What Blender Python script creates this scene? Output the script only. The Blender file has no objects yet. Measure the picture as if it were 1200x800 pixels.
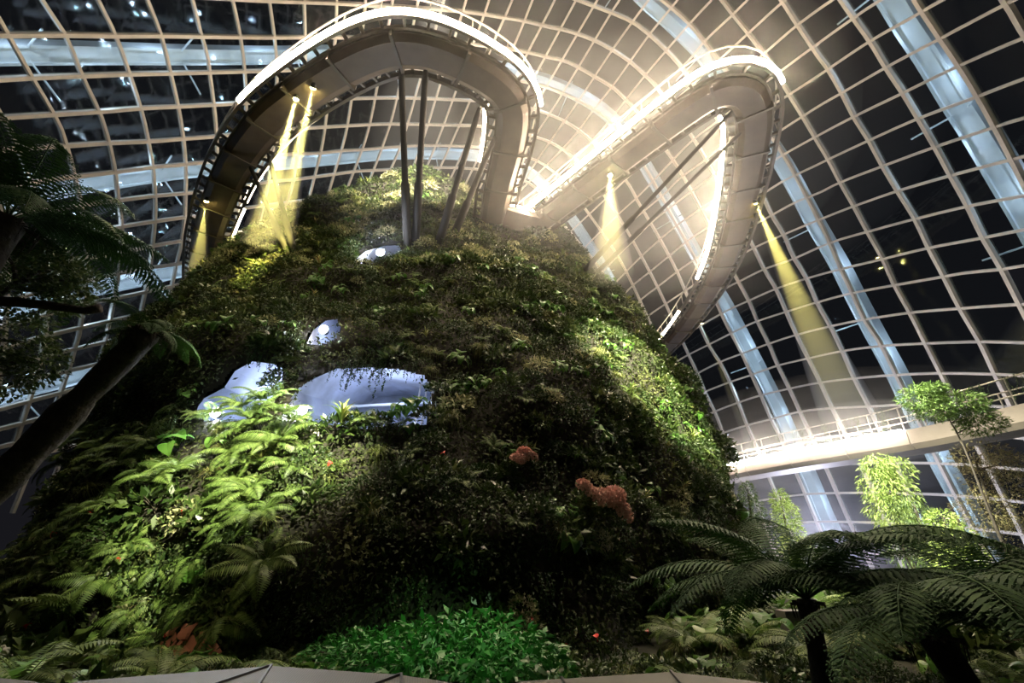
import bpy, math, random
import numpy as np
from mathutils import Vector, Matrix, noise
random.seed(7); rng = np.random.default_rng(7)
C = bpy.context.scene.collection
PI = math.pi

# ------------------------------------------------------------------ camera
W, H = 1200, 800
FOC = 533.3
PITCH = math.radians(25)
CAM = np.array([0.0, 0.0, 1.6])
cd = bpy.data.cameras.new('camera'); cam = bpy.data.objects.new('camera', cd); C.objects.link(cam)
cd.lens = 16.0; cd.sensor_width = 36.0; cd.clip_end = 500; cd.clip_start = 0.05
cam.location = CAM; cam.rotation_euler = (PI / 2 + PITCH, 0, 0)
bpy.context.scene.camera = cam

# ------------------------------------------------------------------ world, view, big lights
sc = bpy.context.scene
sc.view_settings.view_transform = 'Standard'; sc.view_settings.look = 'None'
sc.view_settings.exposure = 1.3; sc.view_settings.gamma = 1.0; sc.view_settings.use_curve_mapping = False
wd = bpy.data.worlds.new('night'); sc.world = wd; wd.use_nodes = True
bg = wd.node_tree.nodes['Background']; bg.inputs[0].default_value = (0.55, 0.55, 0.7, 1); bg.inputs[1].default_value = 0.006
sc.cycles.max_bounces = 6; sc.cycles.diffuse_bounces = 2; sc.cycles.glossy_bounces = 3
sc.cycles.transmission_bounces = 3; sc.cycles.transparent_max_bounces = 16; sc.cycles.volume_bounces = 0
sc.cycles.sample_clamp_indirect = 4.0
sc.cycles.use_denoising = True

def ray(x, y):
    """direction of a pixel of the 1200x800 frame, in world space"""
    a = (x - W / 2) / FOC; u = (H / 2 - y) / FOC
    c, s = math.cos(PITCH), math.sin(PITCH)
    return np.array([a, c - u * s, s + u * c])
def at_z(x, y, z): d = ray(x, y); return CAM + d * ((z - CAM[2]) / d[2])
def at_y(x, y, Y): d = ray(x, y); return CAM + d * (Y / d[1])
def project(p):
    p = np.asarray(p, float) - CAM
    c, s = math.cos(PITCH), math.sin(PITCH)
    f = p[..., 1] * c + p[..., 2] * s; u = -p[..., 1] * s + p[..., 2] * c
    f = np.where(np.abs(f) < 1e-6, 1e-6, f)
    return W / 2 + FOC * p[..., 0] / f, H / 2 - FOC * u / f, f

def spot(name, loc, target, power, color, angle, blend=0.5, radius=0.15):
    l = bpy.data.lights.new(name, 'SPOT'); l.energy = power; l.color = color
    l.spot_size = math.radians(angle); l.spot_blend = blend; l.shadow_soft_size = radius
    o = bpy.data.objects.new(name, l); C.objects.link(o); o.location = loc
    d = Vector(target) - Vector(loc); o.rotation_euler = d.to_track_quat('-Z', 'Y').to_euler()
    return o
def point(name, loc, power, color, radius=0.2):
    l = bpy.data.lights.new(name, 'POINT'); l.energy = power; l.color = color; l.shadow_soft_size = radius
    o = bpy.data.objects.new(name, l); C.objects.link(o); o.location = loc
    return o
WARM = (1.0, 0.80, 0.55); YEL = (1.0, 0.86, 0.22); COOL = (0.62, 0.76, 1.0); GREENISH = (1.0, 0.97, 0.66)
# added lights without fixtures that brighten parts of the mountain, beds and trees
spot('fill_fern_slope', (-2.4, 4.6, 10), (-6.0, 11.2, 2.8), 10500, GREENISH, 34, 0.6)
spot('fill_flank', (8.5, 8.5, 18), (5.6, 19, 8.0), 46000, GREENISH, 34, 0.8)
spot('fill_summit', (-4, 15, 33), (-8.5, 28.5, 28), 60000, (1.0, 0.88, 0.70), 46, 0.9)
spot('fill_beds', (8, 12, 7), (11.5, 15.5, 0), 2000, GREENISH, 60, 0.9)
spot('fill_begonias', (-1.5, 2.6, 4.5), (-4.9, 8.2, 1.0), 260, WARM, 14, 0.7)
point('glass_foot_wash', (23, 37, 2.5), 2600, (0.74, 0.76, 1.0), 0.5)  # added point light for the cool glow at the foot of the glass
spot('fill_bush', (1.5, 3.0, 6.5), (-0.8, 7.4, 0.9), 700, (0.55, 1.0, 0.5), 24, 0.8)
spot('fill_trees', (10.5, 14.5, 10), (15.6, 18.5, 4.2), 9500, (1.0, 1.0, 0.80), 80, 0.8)
# added cool point lights strung along the steel arches, without fixtures
ARCH_FILLS = []

# ------------------------------------------------------------------ helpers
def tag(o, label=None, cat=None, group=None, kind=None):
    if label: o['label'] = label
    if cat: o['category'] = cat
    if group: o['group'] = group
    if kind: o['kind'] = kind
    return o
def link(name, me, mat=None, parent=None, loc=None):
    o = bpy.data.objects.new(name, me); C.objects.link(o)
    if mat is not None and me is not None and not me.materials: me.materials.append(mat)
    if parent is not None: o.parent = parent
    if loc is not None: o.location = loc
    return o
def empty(name, loc=(0, 0, 0)):
    o = bpy.data.objects.new(name, None); C.objects.link(o); o.location = loc; o.empty_display_size = 0.2
    return o
class MB:
    def __init__(s): s.v = []; s.f = []
    def add(s, vs, fs):
        b = len(s.v); s.v.extend([tuple(map(float, p)) for p in vs]); s.f.extend([tuple(i + b for i in f) for f in fs])
    def box(s, c, sx, sy, sz, M=None):
        vs = [Vector((x * sx / 2, y * sy / 2, z * sz / 2)) for x in (-1, 1) for y in (-1, 1) for z in (-1, 1)]
        if M is not None: vs = [M @ v for v in vs]
        vs = [v + Vector(c) for v in vs]
        s.add(vs, [(0, 1, 3, 2), (4, 6, 7, 5), (0, 4, 5, 1), (2, 3, 7, 6), (0, 2, 6, 4), (1, 5, 7, 3)])
    def beam(s, a, b, w, h, up=(0, 0, 1)):
        a = Vector(a); b = Vector(b); d = (b - a); L = d.length
        if L < 1e-6: return
        d /= L; r = d.cross(Vector(up))
        if r.length < 1e-4: r = d.cross(Vector((0, 1, 0)))
        r.normalize(); u = r.cross(d)
        vs = [p + r * (i * w / 2) + u * (j * h / 2) for p in (a, b) for i, j in ((-1, -1), (1, -1), (1, 1), (-1, 1))]
        s.add(vs, [(0, 1, 2, 3), (7, 6, 5, 4), (0, 4, 5, 1), (1, 5, 6, 2), (2, 6, 7, 3), (3, 7, 4, 0)])
    def tube(s, pts, rad, n=8, cap=True):
        pts = [Vector(p) for p in pts]; m = len(pts)
        rad = [rad] * m if not hasattr(rad, '__len__') else rad
        rings = []; prev = None
        for i, p in enumerate(pts):
            t = (pts[min(i + 1, m - 1)] - pts[max(i - 1, 0)])
            t = t.normalized() if t.length > 1e-9 else Vector((0, 0, 1))
            if prev is None: r = t.cross(Vector((0, 0, 1))); r = r if r.length > 1e-3 else t.cross(Vector((1, 0, 0)))
            else: r = prev - t * prev.dot(t)
            r.normalize(); prev = r; u = t.cross(r)
            rings.append([p + (r * math.cos(2 * PI * k / n) + u * math.sin(2 * PI * k / n)) * rad[i] for k in range(n)])
        vs = [q for R in rings for q in R]; fs = []
        for i in range(m - 1):
            for k in range(n):
                fs.append((i * n + k, i * n + (k + 1) % n, (i + 1) * n + (k + 1) % n, (i + 1) * n + k))
        if cap: fs.append(tuple(range(n - 1, -1, -1))); fs.append(tuple((m - 1) * n + k for k in range(n)))
        s.add(vs, fs)
    def mesh(s, name, smooth=False):
        me = bpy.data.meshes.new(name); me.from_pydata(s.v, [], s.f); me.update()
        if smooth: me.polygons.foreach_set('use_smooth', [True] * len(me.polygons))
        return me
    def build(s, name, mat, parent=None, smooth=False, loc=None):
        return link(name, s.mesh(name, smooth), mat, parent, loc)
def np_mesh(name, V, F, smooth=False):
    """V (n,3) array; F (m,k) array of equal-size faces"""
    me = bpy.data.meshes.new(name); V = np.asarray(V, np.float32); F = np.asarray(F, np.int32)
    me.vertices.add(len(V)); me.vertices.foreach_set('co', V.ravel())
    m, k = F.shape
    me.loops.add(m * k); me.loops.foreach_set('vertex_index', F.ravel())
    me.polygons.add(m); me.polygons.foreach_set('loop_start', np.arange(m, dtype=np.int32) * k)
    me.polygons.foreach_set('loop_total', np.full(m, k, np.int32))
    me.update(calc_edges=True); me.validate()
    if smooth: me.polygons.foreach_set('use_smooth', [True] * m)
    return me
def catmull(P, step=4.0):
    P = [np.asarray(p, float) for p in P]
    P = [2 * P[0] - P[1]] + P + [2 * P[-1] - P[-2]]
    out = []
    for i in range(1, len(P) - 2):
        p0, p1, p2, p3 = P[i - 1:i + 3]
        n = max(1, int(np.linalg.norm(p2 - p1) / step))
        for k in range(n):
            t = k / n
            out.append(0.5 * ((2 * p1) + (-p0 + p2) * t + (2 * p0 - 5 * p1 + 4 * p2 - p3) * t * t + (-p0 + 3 * p1 - 3 * p2 + p3) * t ** 3))
    out.append(P[-2]); return np.array(out)
def resample(P, step):
    P = np.asarray(P, float); d = np.r_[0, np.cumsum(np.linalg.norm(np.diff(P, axis=0), axis=1))]
    n = max(2, int(round(d[-1] / step)) + 1); s = np.linspace(0, d[-1], n)
    return np.stack([np.interp(s, d, P[:, k]) for k in range(P.shape[1])], 1)

# ------------------------------------------------------------------ materials
def new_mat(name):
    m = bpy.data.materials.new(name); m.use_nodes = True; nt = m.node_tree
    return m, nt, nt.nodes['Principled BSDF'], nt.nodes['Material Output']
def mat_plain(name, col, rough=0.6, metal=0.0, var=0.12, scale=3.0, bump=0.0):
    m, nt, p, out = new_mat(name)
    p.inputs['Roughness'].default_value = rough; p.inputs['Metallic'].default_value = metal
    tc = nt.nodes.new('ShaderNodeNewGeometry'); nz = nt.nodes.new('ShaderNodeTexNoise'); nz.inputs['Scale'].default_value = scale; nz.inputs['Detail'].default_value = 5
    nt.links.new(tc.outputs['Position'], nz.inputs['Vector'])
    r = nt.nodes.new('ShaderNodeValToRGB'); nt.links.new(nz.outputs[0], r.inputs[0])
    r.color_ramp.elements[0].position = 0.3; r.color_ramp.elements[1].position = 0.7
    r.color_ramp.elements[0].color = (*[c * (1 - var) for c in col], 1); r.color_ramp.elements[1].color = (*[min(1, c * (1 + var)) for c in col], 1)
    nt.links.new(r.outputs[0], p.inputs['Base Color'])
    if bump:
        b = nt.nodes.new('ShaderNodeBump'); b.inputs['Strength'].default_value = bump; b.inputs['Distance'].default_value = 0.05
        nt.links.new(nz.outputs[0], b.inputs['Height']); nt.links.new(b.outputs[0], p.inputs['Normal'])
    return m
def mat_leaf(name, cols, rough=0.5, trans=0.25, scale=0.8, mixnoise=0.5):
    """leaf colours: ramp over a random value per leaf blended with a slow noise over the place"""
    m, nt, p, out = new_mat(name); N = nt.nodes; Lk = nt.links
    g = N.new('ShaderNodeNewGeometry'); nz = N.new('ShaderNodeTexNoise'); nz.inputs['Scale'].default_value = scale; nz.inputs['Detail'].default_value = 2
    Lk.new(g.outputs['Position'], nz.inputs['Vector'])
    oi = N.new('ShaderNodeObjectInfo')
    mx = N.new('ShaderNodeMath'); mx.operation = 'MULTIPLY'; Lk.new(g.outputs['Random Per Island'], mx.inputs[0]); mx.inputs[1].default_value = 1 - mixnoise
    ms = N.new('ShaderNodeMapRange'); Lk.new(nz.outputs[0], ms.inputs[0]); ms.inputs[1].default_value = 0.3; ms.inputs[2].default_value = 0.7; ms.inputs[4].default_value = mixnoise * 0.6
    mo = N.new('ShaderNodeMath'); mo.operation = 'MULTIPLY_ADD'; Lk.new(oi.outputs['Random'], mo.inputs[0]); mo.inputs[1].default_value = mixnoise * 0.4; Lk.new(ms.outputs[0], mo.inputs[2])
    ad = N.new('ShaderNodeMath'); Lk.new(mx.outputs[0], ad.inputs[0]); Lk.new(mo.outputs[0], ad.inputs[1])
    r = N.new('ShaderNodeValToRGB'); Lk.new(ad.outputs[0], r.inputs[0]); cr = r.color_ramp
    while len(cr.elements) < len(cols): cr.elements.new(0.5)
    for i, c in enumerate(cols): cr.elements[i].position = i / max(1, len(cols) - 1); cr.elements[i].color = (*c, 1)
    Lk.new(r.outputs[0], p.inputs['Base Color']); p.inputs['Roughness'].default_value = rough
    p.inputs['Specular IOR Level'].default_value = 0.35
    if trans:
        t = N.new('ShaderNodeBsdfTranslucent'); Lk.new(r.outputs[0], t.inputs[0]); s = N.new('ShaderNodeMixShader'); s.inputs[0].default_value = trans
        Lk.new(p.outputs[0], s.inputs[1]); Lk.new(t.outputs[0], s.inputs[2]); Lk.new(s.outputs[0], out.inputs[0])
    return m
def mat_emit(name, col, strength):
    m, nt, p, out = new_mat(name); p.inputs['Base Color'].default_value = (*col, 1)
    p.inputs['Emission Color'].default_value = (*col, 1); p.inputs['Emission Strength'].default_value = strength
    return m
M = {}
M['steel'] = mat_plain('cream_painted_steel', (0.72, 0.67, 0.60), 0.5, 0.0, 0.08, 1.5)
M['arch'] = mat_plain('white_painted_steel', (0.80, 0.85, 0.90), 0.45, 0, 0.10, 0.7)
M['soffit'] = mat_plain('walkway_soffit', (0.095, 0.067, 0.045), 0.55, 0.0, 0.2, 1.2)
M['girder'] = mat_plain('girder_grey', (0.26, 0.215, 0.18), 0.6, 0.0, 0.15, 1.0)
M['rib'] = mat_plain('walkway_rib', (0.10, 0.082, 0.06), 0.5, 0.2, 0.15, 2)
M['rail'] = mat_plain('rail_steel', (0.45, 0.42, 0.38), 0.35, 0.7, 0.1, 3)
M['column'] = mat_plain('column_grey', (0.016, 0.014, 0.012), 0.8, 0.0, 0.2, 2)
M['led'] = mat_emit('warm_led', (1.0, 0.79, 0.55), 108)
M['led_thin'] = mat_emit('warm_led_thin', (1.0, 0.80, 0.56), 9)
M['led_low'] = mat_emit('warm_led_low', (1.0, 0.86, 0.72), 130)
M['bulb'] = mat_emit('yellow_lens', (1.0, 0.88, 0.30), 160)
M['white_bulb'] = mat_emit('white_lens', (0.86, 0.90, 1.0), 420)
M['black'] = mat_plain('black_metal', (0.02, 0.02, 0.02), 0.45, 0.4, 0.2, 8)
M['soil'] = mat_plain('dark_soil', (0.018, 0.016, 0.010), 0.95, 0, 0.5, 2.5, 0.6)
M['ground'] = mat_plain('planting_bed', (0.018, 0.02, 0.010), 0.95, 0, 0.5, 1.5, 0.6)
M['cave'] = mat_plain('white_cave_wall', (0.50, 0.55, 0.68), 0.7, 0, 0.25, 1.5)
M['bark'] = mat_plain('fern_trunk', (0.030, 0.024, 0.018), 0.95, 0, 0.5, 9, 1.0)
M['bark_thin'] = mat_plain('tree_bark', (0.045, 0.035, 0.025), 0.9, 0, 0.4, 9, 0.6)
M['kerb'] = mat_plain('stone_kerb', (0.22, 0.21, 0.19), 0.8, 0, 0.2, 4)
M['cover'] = mat_leaf('groundcover_leaves', [(0.004, 0.009, 0.002), (0.014, 0.026, 0.005), (0.038, 0.054, 0.012), (0.095, 0.105, 0.034), (0.060, 0.036, 0.020)], 0.8, 0.2, 0.6, 0.78)
M['fern'] = mat_leaf('fern_leaf', [(0.03, 0.06, 0.012), (0.09, 0.15, 0.03), (0.24, 0.31, 0.09)], 0.5, 0.3, 0.6)
M['shrub'] = mat_leaf('shrub_leaf', [(0.006, 0.018, 0.004), (0.025, 0.050, 0.010), (0.07, 0.105, 0.026), (0.19, 0.20, 0.08)], 0.28, 0.2, 0.5)
M['pale'] = mat_leaf('pale_leaf', [(0.20, 0.23, 0.09), (0.34, 0.35, 0.17), (0.50, 0.45, 0.30)], 0.5, 0.25, 0.7)
M['rosette'] = mat_leaf('rosette_leaf', [(0.06, 0.15, 0.03), (0.16, 0.28, 0.06), (0.30, 0.30, 0.10), (0.30, 0.14, 0.08)], 0.35, 0.2, 0.8, 0.9)
M['deep'] = mat_leaf('deep_green_leaf', [(0.012, 0.07, 0.012), (0.025, 0.14, 0.02), (0.05, 0.22, 0.04)], 0.35, 0.2, 1.5)
M['grass'] = mat_leaf('grass_blade', [(0.08, 0.12, 0.02), (0.16, 0.19, 0.05), (0.24, 0.20, 0.09)], 0.5, 0.25, 0.8)
M['vine'] = mat_leaf('vine_leaf', [(0.007, 0.020, 0.005), (0.028, 0.058, 0.012), (0.075, 0.11, 0.03)], 0.45, 0.2, 0.8)
M['bigleaf'] = mat_leaf('broad_leaf', [(0.03, 0.10, 0.015), (0.08, 0.20, 0.03), (0.20, 0.34, 0.07)], 0.3, 0.25, 0.8, 0.8)
M['pink'] = mat_leaf('pink_petals', [(0.62, 0.26, 0.22), (0.78, 0.45, 0.38), (0.85, 0.68, 0.55)], 0.5, 0.2, 3)
M['red'] = mat_leaf('red_petals', [(0.55, 0.02, 0.015), (0.75, 0.06, 0.04)], 0.35, 0.1, 3)
M['rust'] = mat_leaf('rust_leaf', [(0.32, 0.10, 0.05), (0.52, 0.22, 0.13), (0.36, 0.30, 0.10)], 0.45, 0.25, 2)
M['tfern'] = mat_leaf('tree_fern_leaf', [(0.006, 0.026, 0.005), (0.018, 0.06, 0.010), (0.05, 0.11, 0.02)], 0.75, 0.12, 0.8)
M['treeleaf'] = mat_leaf('tiered_tree_leaf', [(0.035, 0.075, 0.018), (0.085, 0.145, 0.03), (0.16, 0.22, 0.06)], 0.6, 0.25, 0.8)
M['conifer'] = mat_leaf('conifer_leaf', [(0.04, 0.08, 0.025), (0.10, 0.16, 0.05), (0.20, 0.26, 0.08)], 0.6, 0.2, 0.8)
M['lime'] = mat_leaf('lime_conifer_leaf', [(0.18, 0.28, 0.06), (0.34, 0.46, 0.12), (0.5, 0.58, 0.22)], 0.6, 0.3, 0.8)
M['brownfol'] = mat_leaf('brownish_foliage', [(0.09, 0.07, 0.035), (0.18, 0.15, 0.07), (0.22, 0.23, 0.09)], 0.7, 0.2, 0.8)

def mat_glass():
    m, nt, p, out = new_mat('tinted_glass'); N = nt.nodes; Lk = nt.links; N.remove(p)
    tr = N.new('ShaderNodeBsdfTransparent'); tr.inputs[0].default_value = (0.80, 0.85, 0.84, 1)
    gl = N.new('ShaderNodeBsdfGlossy'); gl.inputs[0].default_value = (0.9, 0.92, 0.9, 1); gl.inputs['Roughness'].default_value = 0.04
    g = N.new('ShaderNodeNewGeometry'); nz = N.new('ShaderNodeTexNoise'); nz.inputs['Scale'].default_value = 0.35; nz.inputs['Detail'].default_value = 3
    Lk.new(g.outputs['Position'], nz.inputs['Vector']); b = N.new('ShaderNodeBump'); b.inputs['Strength'].default_value = 0.015; b.inputs['Distance'].default_value = 0.3
    Lk.new(nz.outputs[0], b.inputs['Height']); Lk.new(b.outputs[0], gl.inputs['Normal'])
    lw = N.new('ShaderNodeLayerWeight'); lw.inputs[0].default_value = 0.5
    pw = N.new('ShaderNodeMath'); pw.operation = 'POWER'; Lk.new(lw.outputs['Facing'], pw.inputs[0]); pw.inputs[1].default_value = 3.0
    fr = N.new('ShaderNodeMath'); fr.operation = 'MULTIPLY_ADD'; Lk.new(pw.outputs[0], fr.inputs[0]); fr.inputs[1].default_value = 0.7; fr.inputs[2].default_value = 0.07
    mx = N.new('ShaderNodeMixShader'); Lk.new(fr.outputs[0], mx.inputs[0]); Lk.new(tr.outputs[0], mx.inputs[1]); Lk.new(gl.outputs[0], mx.inputs[2])
    Lk.new(mx.outputs[0], out.inputs[0]); return m
M['glass'] = mat_glass()
def mat_mesh():
    """perforated metal: dot pattern in the colour and relief of the plate"""
    m, nt, p, out = new_mat('perforated_metal'); N = nt.nodes; Lk = nt.links
    tc = N.new('ShaderNodeTexCoord'); mp = N.new('ShaderNodeMapping'); mp.inputs['Rotation'].default_value = (0, 0, 0.6); mp.inputs['Scale'].default_value = (130, 130, 130)
    Lk.new(tc.outputs['Object'], mp.inputs[0]); ck = N.new('ShaderNodeTexChecker'); ck.inputs['Scale'].default_value = 1
    ck.inputs[1].default_value = (0.062, 0.066, 0.05, 1); ck.inputs[2].default_value = (0.02, 0.02, 0.018, 1)
    Lk.new(mp.outputs[0], ck.inputs[0]); Lk.new(ck.outputs[0], p.inputs['Base Color']); p.inputs['Roughness'].default_value = 0.6; p.inputs['Metallic'].default_value = 0.1
    return m
M['mesh'] = mat_mesh()

# ------------------------------------------------------------------ floor
mb = MB(); mb.box((0, 25, -0.15), 130, 130, 0.3)
tag(mb.build('floor', M['ground']), 'dark planted ground of the conservatory', kind='structure')

# ------------------------------------------------------------------ glass dome: two families of glazing bars traced in the picture, laid on one ellipsoid
EC = np.array([-1.0, 28.0, 0.0]); EA = np.array([39.0, 50.0, 54.0])
def on_dome(x, y, k=1.0):
    d = ray(x, y); a = EA * k
    o = (CAM - EC) / a; v = d / a
    A = v @ v; B = o @ v; Cc = o @ o - 1
    return CAM + d * ((-B + math.sqrt(B * B - A * Cc)) / A)
def dome_normal(p):
    n = (np.asarray(p) - EC) / EA ** 2
    return n / np.linalg.norm(n)
RA = [  # bars that run up the glass
 [(-60,60),(-38,120),(-18,190),(0,250),(8,320),(4,400),(-6,470),(-20,510),(-45,570)],
 [(-45,60),(-20,100),(2,138),(14,158),(30,200),(45,240),(52,272),(56,310),(54,374),(48,414),(42,440),(34,468),(18,515),(0,560)],
 [(-25,-20),(0,27),(8,40),(35,88),(60,130),(72,155),(85,200),(95,245),(100,288),(101,320),(94,380),(87,408),(78,438),(66,470),(54,500),(34,550)],
 [(26,-40),(48,0),(75,40),(95,88),(115,130),(125,160),(134,200),(138,236),(142,264),(141,296),(138,320),(132,356),(124,394),(118,416),(108,444),(96,475),(72,535)],
 [(94,-40),(114,0),(134,40),(148,78),(164,126),(172,160),(178,194),(181,228),(181,256),(178,288),(174,320),(164,366),(154,400),(142,440)],
 [(156,-40),(172,0),(188,41),(199,85),(208,124),(214,160),(217,195),(217,225),(216,255),(212,285),(206,310),(198,346),(186,388),(176,420)],
 [(214,-40),(225,0),(235,40),(242,62),(245,84),(250,122),(253,155),(254,200),(250,250),(240,300),(228,345),(218,380)],
 [(262,-40),(272,0),(281,42),(286,82),(288,118),(286,180),(278,250),(270,294),(258,335)],
 [(310,-40),(315,0),(321,43),(324,83),(322,150),(314,216),(304,258),(288,316),(278,345)],
 [(355,-40),(356,0),(357,42),(357,80),(350,160),(344,210),(335,240),(322,288),(310,320)],
 [(394,-40),(394,0),(393,40),(387,90),(379,160),(368,208),(354,260),(345,285)],
 [(430,-40),(428,0),(425,30),(412,114),(404,160),(390,208),(376,256),(366,285)],
 [(464,-40),(460,0),(442,100),(429,160),(406,222),(392,260)],
 [(496,-40),(490,0),(464,118),(452,160),(428,224),(415,258)],
 [(528,-40),(520,0),(494,86),(480,136),(468,174),(452,210),(436,245)],
 [(556,-40),(546,0),(517,94),(498,156),(482,200),(470,230)],
 [(585,-40),(573,0),(558,42),(535,104),(516,156),(500,195),(488,225)],
 [(614,-40),(600,0),(578,50),(553,112),(534,156),(516,195),(504,222)],
 [(640,-40),(624,0),(600,58),(566,120),(552,158),(532,200),(520,225)],
 [(668,-40),(650,0),(612,74),(590,120),(570,165),(548,210),(538,232)],
 [(696,-40),(675,0),(625,92),(600,138),(582,178),(560,225)],
 [(724,-40),(700,0),(640,102),(628,122),(605,162),(585,200),(568,232)],
 [(752,-40),(726,0),(718,12),(660,108),(628,158),(616,176),(596,210),(578,240)],
 [(790,-40),(760,0),(720,55),(678,118),(650,158),(628,190),(614,212),(590,245)],
 [(826,-40),(794,0),(760,42),(720,98),(696,128),(674,158),(640,194),(608,225),(590,250)],
 [(872,-40),(834,0),(808,28),(758,86),(720,134),(700,158),(660,200),(625,232),(600,256)],
 [(918,-40),(876,0),(860,16),(826,48),(804,74),(746,124),(715,155),(680,190),(640,228),(612,258)],
 [(970,-40),(920,0),(878,38),(852,62),(800,110),(740,165),(690,212),(640,262),(620,284)],
 [(1040,-42),(975,0),(960,11),(936,28),(894,64),(850,102),(810,138),(775,170),(740,204),(700,242),(655,284)],
 [(1102,-40),(1032,0),(1002,20),(960,50),(914,84),(890,102),(850,135),(812,164),(790,186),(750,228),(728,248),(690,285),(665,312)],
 [(1180,-40),(1104,0),(1080,14),(1020,48),(960,88),(926,110),(898,128),(862,158),(828,186),(798,208),(780,226),(755,247),(730,268),(700,298),(678,322)],
 [(1270,-40),(1180,4),(1104,44),(1040,78),(988,108),(960,124),(910,156),(870,182),(838,204),(808,226),(782,246),(762,262),(742,282),(720,304),(690,336)],
 [(1290,8),(1200,44),(1126,76),(1060,108),(1002,136),(960,158),(920,180),(904,190),(870,210),(840,232),(822,244),(796,262),(774,280),(754,298),(734,318),(705,348)],
 [(1290,60),(1200,92),(1148,112),(1078,138),(1028,160),(972,186),(960,192),(918,212),(896,226),(860,246),(830,266),(806,282),(784,300),(762,318),(742,334),(715,362)],
 [(1290,114),(1200,138),(1168,148),(1096,172),(1036,194),(986,213),(960,226),(934,236),(890,260),(850,281),(814,304),(794,318),(772,335),(750,352),(725,380)],
 [(1290,162),(1200,183),(1188,186),(1116,205),(1054,223),(1002,241),(966,255),(920,274),(884,290),(870,298),(840,316),(804,340),(780,356),(760,370),(735,394)],
 [(1290,212),(1200,229),(1136,241),(1074,256),(1018,271),(974,284),(928,304),(896,315),(866,330),(850,338),(800,370),(765,398),(745,416)],
 [(1290,254),(1200,269),(1154,278),(1090,290),(1036,303),(986,315),(946,326),(910,338),(878,352),(860,360),(830,376),(800,395),(765,420),(745,438)],
 [(1290,300),(1200,311),(1176,315),(1134,319),(1100,325),(1048,334),(1000,343),(958,354),(922,365),(888,376),(872,383),(830,404),(806,416),(782,430),(760,444)],
 [(1290,354),(1200,356),(1100,363),(1068,366),(1014,374),(974,382),(934,392),(900,403),(870,414),(844,424),(818,437),(798,448),(775,462)],
 [(1290,404),(1200,401),(1150,400),(1086,402),(1034,405),(988,411),(946,420),(912,428),(884,438),(854,448),(826,459),(800,470),(780,482)],
 [(1290,446),(1200,440),(1168,438),(1104,437),(1052,439),(1002,443),(962,448),(926,455),(892,463),(864,472),(838,482),(815,493),(795,506)],
 [(1290,486),(1200,478),(1130,474),(1060,474),(1018,476),(976,478),(938,482),(904,491),(876,498),(848,507),(822,518),(800,530)],
 [(1290,524),(1200,513),(1130,508),(1060,508),(1000,509),(960,513),(920,519),(888,526),(860,533),(830,544),(808,554)],
 [(1290,562),(1200,550),(1130,544),(1060,542),(1000,543),(940,548),(888,557),(850,568),(825,578)],
 [(1290,600),(1200,588),(1130,581),(1070,578),(1014,577),(944,579),(888,587),(858,594),(835,603)],
 [(1290,640),(1200,626),(1130,618),(1080,614),(1024,612),(964,611),(932,613),(892,618),(850,630)],
 [(1290,680),(1200,664),(1130,655),(1080,651),(1040,649),(996,647),(940,648),(890,654),(856,662)],
]
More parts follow.
